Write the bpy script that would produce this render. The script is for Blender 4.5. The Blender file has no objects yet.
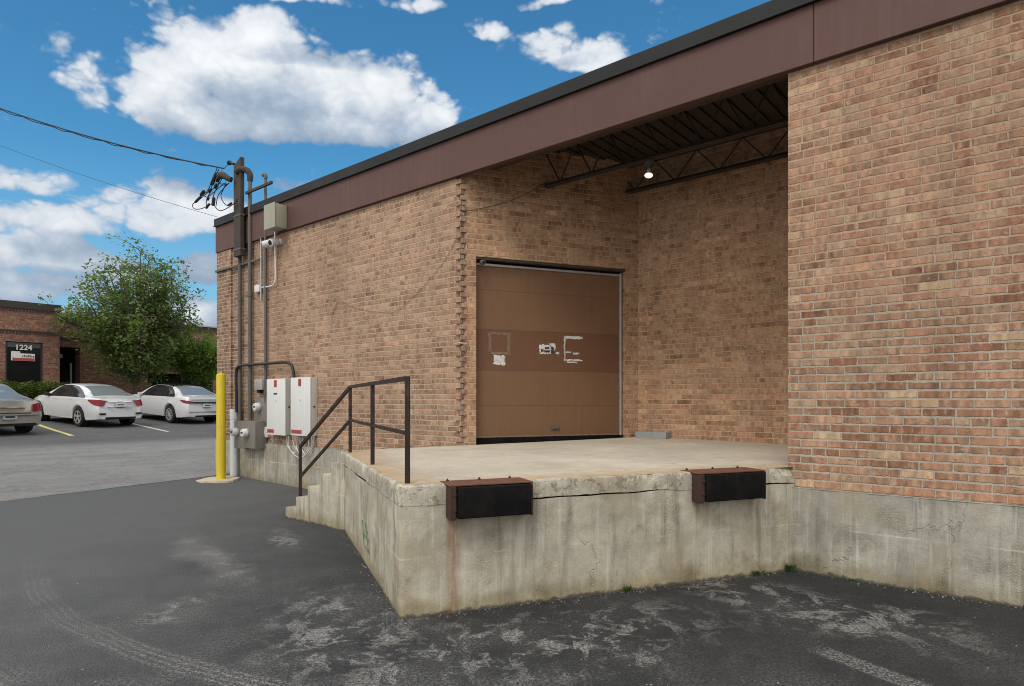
import bpy, bmesh, math, random
from mathutils import Vector, Matrix, noise
R = math.radians
random.seed(7)
C = bpy.context.scene.collection
SC = bpy.context.scene

# ------------------------------------------------------------------ frames
E = 1.584                                   # eye height above the asphalt at the dock
CAM = Vector((0, 0, E))
D = Vector((.7637, -.6457, 0)).normalized()   # along the main facade, to the right
N = Vector((-.6457, -.7637, 0)).normalized()  # facade normal, outward
P2 = Vector((2.6015, 6.0313, 0))            # right corner of the bay
EE = Vector((.9317, .3633, 0)).normalized()  # along the dock front and the door wall
G = Vector((.3633, -.9317, 0)).normalized()  # dock front normal
F1 = Vector((-.809, 4.62, 0))               # free corner of the dock
S_L0 = -11.49
S_P1 = -4.335
UP = Vector((0, 0, 1))
Z_BRICK = .773
HC = .0745
BL = .235
Z_FAS = 4.664
Z_COP = 5.20
Z_TOP = 5.365

def F(s, o, z): return P2 + D * s + N * o + UP * z
def DK(u, v, z, o=0): return F1 + EE * u - G * (v - o) + UP * z
L0 = F(S_L0, 0, 0)
P1 = F(S_P1, 0, 0)                          # toothed corner
P3 = P1 + EE * 2.845                        # inner corner of the bay

def ray(px, py): return Vector(((px - 512) / 640, 1, (400 - py) / 640))
def hit_plane(px, py, p, n):
    r = ray(px, py)
    return CAM + r * ((p - CAM).dot(n) / r.dot(n))
def onfac(px, py, o=0):
    p = hit_plane(px, py, P2 + N * o, N)
    return (p - P2).dot(D), p.z

HK = [(-400, 0), (-5, 0), (-1.4, .06), (0, .13), (5, .36), (10, .60), (12, .70), (16, .93), (19, 1.0), (30, 1.1), (400, 1.2)]
def hgt(p):
    q = -(Vector((p[0], p[1], 0)) - L0).dot(D)
    for (a, x), (b, y) in zip(HK, HK[1:]):
        if q <= b:
            t = (q - a) / (b - a)
            return x + (y - x) * t
    return HK[-1][1]
def ground(px, py):
    r = ray(px, py); k = 1.0
    for i in range(4000):
        p = CAM + r * k
        if p.z <= hgt(p): return Vector((p.x, p.y, hgt(p)))
        k += .02
    return CAM + r * k

# ------------------------------------------------------------------ mesh helpers
def wm(o):
    return (wm(o.parent) @ o.matrix_parent_inverse @ o.matrix_basis) if o.parent else o.matrix_basis.copy()

class MB:
    def __init__(s): s.bm = bmesh.new()
    def poly(s, pts):
        return s.bm.faces.new([s.bm.verts.new(p) for p in pts])
    def prism(s, pts, z0, z1):
        """vertical prism over a plan polygon"""
        n = len(pts)
        lo = [s.bm.verts.new((p[0], p[1], z0)) for p in pts]
        hi = [s.bm.verts.new((p[0], p[1], z1)) for p in pts]
        s.bm.faces.new(lo[::-1]); s.bm.faces.new(hi)
        for i in range(n): s.bm.faces.new((lo[i], lo[(i + 1) % n], hi[(i + 1) % n], hi[i]))
    def box(s, o, ax, ay, az, bev=0, seg=2):
        """box from corner o along three edge vectors"""
        vs = [s.bm.verts.new(o + ax * i + ay * j + az * k) for k in (0, 1) for j in (0, 1) for i in (0, 1)]
        fs = [s.bm.faces.new([vs[i] for i in q]) for q in ((0, 2, 3, 1), (4, 5, 7, 6), (0, 1, 5, 4), (2, 6, 7, 3), (0, 4, 6, 2), (1, 3, 7, 5))]
        if bev:
            es = list({e for f in fs for e in f.edges})
            bmesh.ops.bevel(s.bm, geom=es, offset=bev, segments=seg, profile=.6, affect='EDGES')
    def tube(s, pts, r, seg=8, cap=True):
        pts = [Vector(p) for p in pts]; rings = []
        rr = r if isinstance(r, (list, tuple)) else [r] * len(pts)
        up = None
        for i, p in enumerate(pts):
            t = (pts[min(i + 1, len(pts) - 1)] - pts[max(i - 1, 0)]).normalized()
            if up is None: up = Vector((0, 0, 1)) if abs(t.z) < .9 else Vector((1, 0, 0))
            a = t.cross(up)
            if a.length < 1e-4: a = t.cross(Vector((0, 1, .3)))
            a.normalize(); b = a.cross(t).normalized(); up = b
            rings.append([s.bm.verts.new(p + (a * math.cos(k * 2 * math.pi / seg) + b * math.sin(k * 2 * math.pi / seg)) * rr[i]) for k in range(seg)])
        for q, w in zip(rings, rings[1:]):
            for k in range(seg): s.bm.faces.new((q[k], q[(k + 1) % seg], w[(k + 1) % seg], w[k]))
        if cap:
            s.bm.faces.new(rings[0][::-1]); s.bm.faces.new(rings[-1])
    def bar(s, a, b, w, h, up=UP):
        a = Vector(a); b = Vector(b); t = (b - a); l = t.normalized()
        x = l.cross(up)
        if x.length < 1e-4: x = l.cross(Vector((0, 1, 0)))
        x.normalize(); y = x.cross(l).normalized()
        s.box(a - x * w / 2 - y * h / 2, t, x * w, y * h)
    def lathe(s, c, axis, prof, seg=24, caps=True):
        axis = axis.normalized(); a = axis.orthogonal().normalized(); b = axis.cross(a)
        rings = [[s.bm.verts.new(c + axis * h + (a * math.cos(k * 2 * math.pi / seg) + b * math.sin(k * 2 * math.pi / seg)) * max(r, 1e-4)) for k in range(seg)] for r, h in prof]
        for q, w in zip(rings, rings[1:]):
            for k in range(seg): s.bm.faces.new((q[k], q[(k + 1) % seg], w[(k + 1) % seg], w[k]))
        if caps: s.bm.faces.new(rings[0][::-1]); s.bm.faces.new(rings[-1])
    def build(s, name, mat, parent=None, smooth=None, uv=True, loc=None):
        bm = s.bm
        bmesh.ops.recalc_face_normals(bm, faces=bm.faces)
        if uv:
            L = bm.loops.layers.uv.new('UVMap')
            for f in bm.faces:
                n = f.normal
                h = Vector((n.x, n.y, 0))
                if h.length > .5:
                    t = Vector((-n.y, n.x, 0)).normalized()
                    for l in f.loops: l[L].uv = (l.vert.co.dot(t), l.vert.co.z)
                else:
                    for l in f.loops: l[L].uv = (l.vert.co.x, l.vert.co.y)
        me = bpy.data.meshes.new(name)
        if parent is not None or loc is not None:
            m = wm(parent) if parent is not None else Matrix.Translation(loc)
            bmesh.ops.transform(bm, matrix=m.inverted(), verts=bm.verts)
        bm.to_mesh(me); bm.free()
        if smooth is not None:
            for p in me.polygons: p.use_smooth = True
            if smooth < 180: me.set_sharp_from_angle(angle=R(smooth))
        me.materials.append(mat)
        o = bpy.data.objects.new(name, me); C.objects.link(o)
        if parent is not None: o.parent = parent
        elif loc is not None:
            o.location = loc; 
        if loc is not None and parent is None: o.matrix_world = Matrix.Translation(loc)
        return o

def tag(o, label=None, cat=None, group=None, kind=None):
    if label: o['label'] = label
    if cat: o['category'] = cat
    if group: o['group'] = group
    if kind: o['kind'] = kind
    return o
def thing(name, loc, label, cat, group=None, rz=0):
    o = bpy.data.objects.new(name, None); C.objects.link(o)
    o.empty_display_size = .2
    o.matrix_world = Matrix.Translation(Vector(loc)) @ Matrix.Rotation(rz, 4, 'Z')
    return tag(o, label, cat, group)
def struct(o): o['kind'] = 'structure'; return o
def spline(pts, n=8):
    pts = [Vector(p) for p in pts]; P = [pts[0] * 2 - pts[1]] + pts + [pts[-1] * 2 - pts[-2]]; out = []
    for i in range(1, len(P) - 2):
        for k in range(n):
            t = k / n
            a, b, c, d = P[i - 1], P[i], P[i + 1], P[i + 2]
            out.append(.5 * ((2 * b) + (c - a) * t + (2 * a - 5 * b + 4 * c - d) * t * t + (3 * b - a - 3 * c + d) * t ** 3))
    out.append(pts[-1]); return out

# ------------------------------------------------------------------ node helpers
class NT:
    def __init__(s, tree): s.t = tree
    def n(s, typ, **kw):
        x = s.t.nodes.new(typ)
        for k, v in kw.items(): setattr(x, k, v)
        return x
    def put(s, sock, v):
        if v is None: return
        if hasattr(v, 'default_value') or isinstance(v, bpy.types.NodeSocket): s.t.links.new(v, sock)
        else:
            if sock.type == 'RGBA' and len(v) == 3: v = (*v, 1)
            sock.default_value = v
    def m(s, op, a, b=None, c=None, clamp=False):
        x = s.n('ShaderNodeMath', operation=op, use_clamp=clamp)
        for i, v in enumerate((a, b, c)): s.put(x.inputs[i], v)
        return x.outputs[0]
    def v(s, op, a, b=None, scale=None):
        x = s.n('ShaderNodeVectorMath', operation=op)
        s.put(x.inputs[0], a); s.put(x.inputs[1], b)
        if scale is not None: s.put(x.inputs[3], scale)
        return x.outputs['Value'] if op in ('DOT_PRODUCT', 'LENGTH', 'DISTANCE') else x.outputs[0]
    def sep(s, v):
        x = s.n('ShaderNodeSeparateXYZ'); s.put(x.inputs[0], v); return x.outputs
    def comb(s, x, y, z=0.0):
        c = s.n('ShaderNodeCombineXYZ')
        for i, q in enumerate((x, y, z)): s.put(c.inputs[i], q)
        return c.outputs[0]
    def noise(s, vec, scale=1, detail=4, rough=.5, dist=0, color=False):
        x = s.n('ShaderNodeTexNoise'); s.put(x.inputs['Vector'], vec)
        x.inputs['Scale'].default_value = scale; x.inputs['Detail'].default_value = detail
        x.inputs['Roughness'].default_value = rough; x.inputs['Distortion'].default_value = dist
        return x.outputs['Color' if color else 'Fac']
    def vor(s, vec, scale, feature='F1', out='Distance'):
        x = s.n('ShaderNodeTexVoronoi', feature=feature); s.put(x.inputs['Vector'], vec)
        x.inputs['Scale'].default_value = scale
        return x.outputs[out]
    def white(s, vec, color=False):
        x = s.n('ShaderNodeTexWhiteNoise', noise_dimensions='3D'); s.put(x.inputs['Vector'], vec)
        return x.outputs['Color' if color else 'Value']
    def ss(s, v, a, b, lo=0.0, hi=1.0):
        x = s.n('ShaderNodeMapRange', interpolation_type='SMOOTHSTEP')
        s.put(x.inputs[0], v); s.put(x.inputs[1], a); s.put(x.inputs[2], b); s.put(x.inputs[3], lo); s.put(x.inputs[4], hi)
        return x.outputs[0]
    def lin(s, v, a, b, lo=0.0, hi=1.0):
        x = s.n('ShaderNodeMapRange')
        s.put(x.inputs[0], v); s.put(x.inputs[1], a); s.put(x.inputs[2], b); s.put(x.inputs[3], lo); s.put(x.inputs[4], hi)
        return x.outputs[0]
    def mix(s, f, a, b, blend='MIX'):
        x = s.n('ShaderNodeMix', data_type='RGBA', blend_type=blend)
        s.put(x.inputs[0], f); s.put(x.inputs[6], a); s.put(x.inputs[7], b); return x.outputs[2]
    def ramp(s, f, stops, interp='LINEAR'):
        x = s.n('ShaderNodeValToRGB'); x.color_ramp.interpolation = interp
        el = x.color_ramp.elements
        while len(el) < len(stops): el.new(.5)
        for e, (p, c) in zip(el, stops): e.position = p; e.color = (*c, 1)
        s.put(x.inputs[0], f); return x.outputs[0]
    def pos(s): return s.n('ShaderNodeNewGeometry').outputs['Position']
    def obj(s): return s.n('ShaderNodeTexCoord').outputs['Object']
    def bump(s, h, strength=.5, dist=.01):
        x = s.n('ShaderNodeBump'); x.inputs['Strength'].default_value = strength; x.inputs['Distance'].default_value = dist
        s.put(x.inputs['Height'], h); return x.outputs[0]
    def bsdf(s, color, rough=.8, metal=0.0, normal=None, spec=.5, **kw):
        b = s.t.nodes.get('Principled BSDF')
        s.put(b.inputs['Base Color'], color); s.put(b.inputs['Roughness'], rough); s.put(b.inputs['Metallic'], metal)
        s.put(b.inputs['Specular IOR Level'], spec)
        if normal is not None: s.put(b.inputs['Normal'], normal)
        for k, v in kw.items(): s.put(b.inputs[k], v)
        return b
def newmat(name):
    m = bpy.data.materials.new(name); m.use_nodes = True
    return m, NT(m.node_tree)

def worn(name, col, var=.2, scale=6, rough=.6, metal=0.0, bump=.15, dirt=None, dirt_amt=.4, spec=.4, grain=60, obj=False, coat=0):
    m, t = newmat(name)
    p = t.obj() if obj else t.pos()
    n1 = t.noise(p, scale, 5, .6); n2 = t.noise(p, grain, 3, .6)
    k = t.m('ADD', t.lin(n1, .25, .75, 1 - var, 1 + var), t.lin(n2, .3, .7, -var * .4, var * .4))
    c = t.v('SCALE', col, None, k)
    if dirt is not None:
        st = t.noise(t.v('MULTIPLY', p, (14, 14, 1.2)), 1, 4, .65)
        c = t.mix(t.m('MULTIPLY', t.ss(t.m('MULTIPLY', t.m('ADD', st, n1), .5), .46, .66), dirt_amt), c, dirt)
    b = t.bsdf(c, t.lin(n1, .2, .8, max(rough - .1, .02), min(rough + .12, 1)), metal, t.bump(t.m('ADD', n2, t.m('MULTIPLY', n1, .6)), bump, .004) if bump else None, spec)
    if coat: b.inputs['Coat Weight'].default_value = coat; b.inputs['Coat Roughness'].default_value = .03
    return m

M = {}
def brick(name, palette, mortar_lo, mortar_hi, z_clean=2.3, hc=HC, bl=BL, joint=.0165, smear=.6, tint=(1, 1, 1), bump=1.0, band=None, z0=Z_BRICK, mott=1.0, cream=.2):
    """brickwork in metres from the UV map: every brick has its own colour, joints are recessed"""
    m, t = newmat(name)
    uv = t.n('ShaderNodeUVMap', uv_map='UVMap').outputs[0]
    p = t.pos()
    wob = t.noise(p, 22, 3, .5, color=True)
    x, y, _ = t.sep(t.v('ADD', uv, t.v('SCALE', t.v('SUBTRACT', wob, (.5, .5, .5)), None, .016)))
    y = t.m('DIVIDE', t.m('SUBTRACT', y, z0), hc)
    row = t.m('FLOOR', y); fv = t.m('FRACT', y)
    rj = t.white(t.comb(row, 3.3, 1.1))
    st = t.m('ADD', t.m('MULTIPLY', t.m('MODULO', t.m('ABSOLUTE', row), 2.0), .5), t.m('MULTIPLY', rj, .22))
    xx = t.m('ADD', t.m('DIVIDE', x, bl), st)
    col = t.m('FLOOR', xx); fu = t.m('FRACT', xx)
    idv = t.comb(col, row, 0.0)
    # a few half bricks (headers)
    hd = t.m('GREATER_THAN', t.white(t.v('ADD', idv, (71.3, 11.7, 2.0))), .87)
    fu2 = t.m('FRACT', t.m('MULTIPLY', fu, 2)); half = t.m('FLOOR', t.m('MULTIPLY', fu, 2))
    du1 = t.m('MULTIPLY', t.m('MINIMUM', fu, t.m('SUBTRACT', 1.0, fu)), bl)
    du2 = t.m('MULTIPLY', t.m('MINIMUM', fu2, t.m('SUBTRACT', 1.0, fu2)), bl * .5)
    du = t.m('MULTIPLY', 1.3, t.m('ADD', t.m('MULTIPLY', du1, t.m('SUBTRACT', 1.0, hd)), t.m('MULTIPLY', du2, hd)))
    dv = t.m('MULTIPLY', t.m('MINIMUM', fv, t.m('SUBTRACT', 1.0, fv)), hc)
    dd = t.m('ADD', t.m('MINIMUM', du, dv), t.m('MULTIPLY', t.m('SUBTRACT', t.noise(p, 55, 3, .65), .5), .014))
    jw = t.lin(t.white(t.v('ADD', idv, (5.5, 2.2, 8.0))), 0, 1, joint * .32, joint * .68)
    mask = t.ss(t.m('SUBTRACT', dd, jw), -.0025, .0025)
    idh = t.comb(t.m('ADD', col, t.m('MULTIPLY', t.m('MULTIPLY', half, hd), .5)), row, 5.0)
    w = t.white(idh, True); wr, wg, wb = t.sep(w)
    base = t.ramp(wr, palette, 'LINEAR')
    # mottling inside each brick: banded across the brick, and fine grain
    band_n = t.noise(t.v('ADD', t.v('MULTIPLY', t.comb(x, y, 0.0), (19, .35, 1)), t.v('SCALE', idv, None, 3.17)), 1, 2.5, .5)
    c = t.v('SCALE', base, None, t.m('ADD', t.lin(band_n, .32, .68, 1 - .38 * mott, 1 + .24 * mott), t.lin(wg, 0, 1, -.16, .16)))
    fine = t.noise(p, 110, 3, .6)
    c = t.v('SCALE', c, None, t.lin(fine, .3, .7, .80, 1.20))
    rowv = t.m('ADD', t.lin(rj, 0, 1, -.09, .09), t.lin(t.noise(t.comb(t.m('MULTIPLY', x, .9), t.m('MULTIPLY', row, .33), 2.0), 1, 3, .6), .32, .68, -.17, .15))
    c = t.v('SCALE', c, None, t.m('ADD', 1.0, rowv))
    pat = t.m('MULTIPLY', t.ss(band_n, .56, .66), t.m('GREATER_THAN', wb, .45))
    c = t.mix(t.m('MULTIPLY', pat, .5 * mott), c, (.47, .345, .21))
    c = t.mix(t.m('MULTIPLY', t.ss(t.noise(p, 34, 4, .65), .55, .68), .6), c, t.v('MULTIPLY', base, (.45, .40, .38)))
    c = t.mix(t.m('MULTIPLY', t.ss(t.noise(t.v('ADD', p, (9, 4, 2)), 28, 4, .6), .58, .72), .6), c, (.49, .38, .25))
    if band:   # older, soot-dark bricks at the end of the wall: (point, direction, from, to)
        pt, dr, a, b_ = band
        k = t.ss(t.m('ADD', t.v('DOT_PRODUCT', t.v('SUBTRACT', p, tuple(pt)), tuple(dr)), t.m('MULTIPLY', t.noise(p, 2, 3), .5)), a, b_)
        c = t.mix(k, c, t.v('MULTIPLY', c, (.55, .55, .58)))
    cr_ = t.m('MULTIPLY', t.ss(t.noise(t.v('MULTIPLY', p, (11, 11, 15)), 1, 2, .5), .63, .67), t.ss(t.white(idh), .35, .6))
    c = t.mix(t.m('MULTIPLY', cr_, cream), c, (.56, .45, .30))
    # clean pointing low down, sandy smears above
    z = t.sep(p)[2]
    hi = t.ss(t.m('ADD', z, t.m('MULTIPLY', t.m('SUBTRACT', t.noise(p, 1.3, 3), .5), 2.2)), z_clean - .5, z_clean + .6)
    mort = t.mix(hi, mortar_lo, mortar_hi)
    mort = t.v('SCALE', mort, None, t.lin(t.noise(p, 45, 4, .6), .25, .75, .78, 1.16))
    sm = t.ss(t.noise(p, 7, 5, .65), .38, .68)
    c = t.mix(t.m('MULTIPLY', t.m('MULTIPLY', t.lin(hi, 0, 1, .25, 1), sm), smear), c, t.v('MULTIPLY', mort, (.96, .88, .80)))
    c = t.mix(mask, mort, c)
    big = t.noise(p, .55, 4, .55); streak = t.noise(t.v('MULTIPLY', p, (3.5, 3.5, .3)), 1, 4, .6)
    c = t.v('SCALE', c, None, t.m('MULTIPLY', t.lin(big, .3, .7, .86, 1.1), t.lin(streak, .3, .7, .88, 1.08)))
    c = t.v('MULTIPLY', c, tint)
    h = t.m('ADD', t.m('MULTIPLY', mask, t.m('ADD', .75, t.m('MULTIPLY', wb, .35))), t.m('ADD', t.m('MULTIPLY', fine, .22), t.m('MULTIPLY', band_n, .15)))
    t.bsdf(c, .9, 0, t.bump(h, bump, .007), .25)
    return m

PAL = [(0, (.25, .115, .07)), (.12, (.33, .165, .10)), (.3, (.39, .215, .135)), (.46, (.34, .17, .10)), (.6, (.41, .24, .155)), (.8, (.37, .205, .13)), (.94, (.43, .275, .175)), (.99, (.49, .345, .21)), (1, (.26, .12, .075))]
PALL = [(0, (.235, .135, .09)), (.2, (.31, .18, .118)), (.4, (.37, .225, .15)), (.6, (.30, .17, .11)), (.8, (.385, .24, .16)), (.95, (.43, .285, .19)), (1, (.25, .13, .085))]
MLO = (.42, .37, .30); MHI = (.43, .315, .225)
M['brick_right'] = brick('common_brick', PAL, MLO, MHI, tint=(.97, .965, .945), cream=.25)
M['brick_left'] = brick('common_brick_weathered', PALL, (.44, .37, .29), (.45, .34, .25), 1.6, smear=.8, joint=.0155, tint=(1.02, 1.0, .975), mott=.9, band=(F(S_L0, 0, 0), D, 2.2, .7))
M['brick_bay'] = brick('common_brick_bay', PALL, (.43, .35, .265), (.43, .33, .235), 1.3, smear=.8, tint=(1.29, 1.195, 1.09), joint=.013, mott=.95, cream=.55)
PALD = [(0, (.17, .066, .044)), (.3, (.24, .10, .064)), (.6, (.28, .125, .082)), (.85, (.31, .155, .10)), (1, (.20, .085, .056))]
M['brick_far'] = brick('dark_red_brick', PALD, (.26, .19, .15), (.26, .19, .15), 0, .075, .21, .012, .2, z0=0)

def concrete(name, col, rust=(), dark_foot=True, chips=False):
    m, t = newmat(name)
    p = t.pos(); z = t.sep(p)[2]
    n1 = t.noise(p, 2.2, 6, .62); n2 = t.noise(p, 12, 5, .65); n3 = t.noise(p, 90, 3, .6)
    st = t.noise(t.v('MULTIPLY', p, (7, 7, .55)), 1, 5, .62)
    st2 = t.noise(t.v('MULTIPLY', t.v('ADD', p, (3, 7, 1)), (22, 22, .9)), 1, 4, .6)
    k = t.m('MULTIPLY', t.m('MULTIPLY', t.lin(n1, .28, .72, .70, 1.2), t.lin(n2, .3, .7, .9, 1.1)), t.lin(n3, .3, .7, .88, 1.12))
    c = t.v('SCALE', col, None, k)
    c = t.mix(t.m('MULTIPLY', t.ss(st, .50, .68), .55), c, (.14, .13, .105))
    c = t.mix(t.m('MULTIPLY', t.ss(st2, .52, .70), .5), c, (.60, .57, .48))
    c = t.mix(t.m('MULTIPLY', t.ss(t.noise(t.v('ADD', p, (5, 1, 8)), 1.6, 5, .6), .50, .66), .65), c, (.33, .275, .185))
    # exposed aggregate patches and pits
    ag = t.vor(p, 75); agm = t.ss(t.noise(t.v('ADD', p, (2, 5, 3)), 2.6, 4, .6), .50, .62)
    c = t.mix(t.m('MULTIPLY', t.m('MULTIPLY', agm, .55), t.ss(ag, .18, .42)), c, t.v('MULTIPLY', c, (.66, .63, .58)))
    pit = t.ss(t.vor(p, 34), .05, .11); pm = t.m('GREATER_THAN', t.vor(p, 34, out='Color'), .62)
    hole = t.m('MULTIPLY', t.m('SUBTRACT', 1.0, pit), pm)
    c = t.mix(t.m('MULTIPLY', hole, .7), c, (.07, .065, .055))
    if dark_foot:  # colour grows darker towards the bottom
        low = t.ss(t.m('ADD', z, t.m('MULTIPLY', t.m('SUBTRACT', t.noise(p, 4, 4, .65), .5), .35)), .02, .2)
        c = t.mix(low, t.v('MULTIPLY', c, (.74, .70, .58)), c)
        foot = t.ss(t.m('ADD', z, t.m('MULTIPLY', t.m('SUBTRACT', t.noise(p, 14, 4, .7), .5), .10)), .005, .035, 1, 0)  # dark gap at the ground put into the colour, with a dirt line
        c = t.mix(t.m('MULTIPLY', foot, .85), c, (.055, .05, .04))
    for (pt, w, z0, z1, amt) in rust:
        dv = t.v('SUBTRACT', p, (pt[0], pt[1], 0)); a, b_, _ = t.sep(dv)
        dist = t.v('LENGTH', t.comb(a, b_, 0.0))
        g = t.ss(t.m('ADD', dist, t.m('MULTIPLY', t.m('SUBTRACT', st2, .5), w * 1.2)), 0, w, 1, 0)
        g = t.m('MULTIPLY', g, t.ss(t.noise(t.v('MULTIPLY', p, (16, 16, 3)), 1, 4, .65), .30, .52, .5, 1.0))
        g = t.m('MULTIPLY', g, t.m('MULTIPLY', t.ss(z, z0, z0 + .45), t.ss(z, z1, z1 + .03, 1, 0)))
        c = t.mix(t.m('MULTIPLY', g, amt), c, (.24, .105, .035))
    ln = t.ss(t.m('ABSOLUTE', t.m('ADD', t.m('SUBTRACT', z, .43), t.m('MULTIPLY', t.m('SUBTRACT', n1, .5), .03))), .004, .010, 1, 0)
    c = t.mix(t.m('MULTIPLY', ln, t.ss(n1, .45, .6, 0, .45)), c, (.62, .59, .52))
    crk = t.vor(t.v('ADD', p, t.v('SCALE', t.noise(p, 3, 4, .6, color=True), None, .5)), .9, 'DISTANCE_TO_EDGE')
    cr = t.ss(crk, .0015, .006, 1, 0); cr = t.m('MULTIPLY', cr, t.ss(t.noise(p, 1.1, 2), .52, .6))
    c = t.mix(t.m('MULTIPLY', cr, .2), c, (.09, .08, .07))
    extra = 0.0
    if chips:
        cn = t.noise(t.v('ADD', p, (3, 1, 4)), 15, 5, .7); ck = t.ss(cn, .52, .57)
        c = t.mix(t.m('MULTIPLY', ck, .7), c, t.mix(t.ss(n2, .42, .58), (.26, .19, .12), (.58, .54, .46)))
        extra = t.m('MULTIPLY', ck, -1.6)
    h = t.m('SUBTRACT', t.m('ADD', t.m('ADD', t.m('ADD', t.m('MULTIPLY', n2, .8), extra), t.m('MULTIPLY', n3, .3)), t.m('MULTIPLY', t.m('MULTIPLY', agm, ag), .4)), t.m('ADD', hole, cr))
    t.bsdf(c, .88, 0, t.bump(h, .55, .012), .25)
    return m

# dock bumper spots along the front (distance u from the free corner)
def dock_u(px, o):
    p = hit_plane(px, 480, F1 + G * o, G); return (p - F1).dot(EE)
BU = [(dock_u(451, .15), dock_u(534.5, .15)), (dock_u(702, .15), dock_u(768, .15))]
rusts = []
for (a, b) in BU:
    rusts += [(DK(a + .055, 0, 0),   .08, -.25 if a < 2 else .3, .82, .7 if a < 2 else .35), (DK(b - .06, 0, 0), .05, .38, .80, .5), (DK(a + .14, 0, 0), .10, .42, .80, .6)]
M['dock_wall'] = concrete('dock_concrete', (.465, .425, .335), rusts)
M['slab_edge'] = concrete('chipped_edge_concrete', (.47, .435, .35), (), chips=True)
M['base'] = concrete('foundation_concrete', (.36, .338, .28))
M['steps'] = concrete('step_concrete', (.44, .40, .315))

def slab_mat():
    m, t = newmat('slab_concrete')
    p = t.pos()
    n1 = t.noise(p, 1.3, 6, .6); n2 = t.noise(p, 9, 5, .65); n3 = t.noise(p, 120, 3, .6)
    c = t.v('SCALE', (.50, .45, .36), None, t.m('MULTIPLY', t.lin(n1, .3, .7, .84, 1.14), t.m('MULTIPLY', t.lin(n2, .3, .7, .92, 1.07), t.lin(n3, .3, .7, .9, 1.1))))
    v = t.v('DOT_PRODUCT', t.v('SUBTRACT', p, tuple(F1)), tuple(-G)); u = t.v('DOT_PRODUCT', t.v('SUBTRACT', p, tuple(F1)), tuple(EE))
    # scuffs along the driving direction, ochre rust tone near the edges
    sc = t.noise(t.comb(t.m('MULTIPLY', u, 1.0), t.m('MULTIPLY', v, 5.0)), 2, 5, .7)
    c = t.mix(t.m('MULTIPLY', t.ss(sc, .58, .66), .6), c, (.19, .175, .15))
    ed = t.m('MINIMUM', v, u)
    c = t.mix(t.m('MULTIPLY', t.ss(t.m('ADD', ed, t.m('MULTIPLY', t.m('SUBTRACT', n2, .5), .5)), .02, .5, 1, 0), .75), c, (.40, .265, .14))
    z = t.sep(p)[2]
    low = t.ss(t.m('ADD', z, t.m('MULTIPLY', n2, .03)), .925, .95)
    c = t.mix(low, t.v('MULTIPLY', c, (.80, .83, .88)), c)
    chip = t.ss(t.noise(t.v('ADD', p, (4, 4, 1)), 16, 5, .7), .60, .66)
    near = t.ss(ed, .0, .07, 1, 0)
    c = t.mix(t.m('MULTIPLY', t.m('MULTIPLY', chip, near), .6), c, (.24, .15, .085))
    pit = t.m('SUBTRACT', 1.0, t.ss(t.vor(p, 26), .04, .10))
    c = t.mix(t.m('MULTIPLY', pit, .5), c, (.12, .11, .09))
    t.bsdf(c, .82, 0, t.bump(t.m('SUBTRACT', t.m('ADD', n2, t.m('MULTIPLY', n3, .3)), t.m('ADD', t.m('MULTIPLY', chip, near), pit)), .5, .01), .3)
    return m
M['slab'] = slab_mat()

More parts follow.
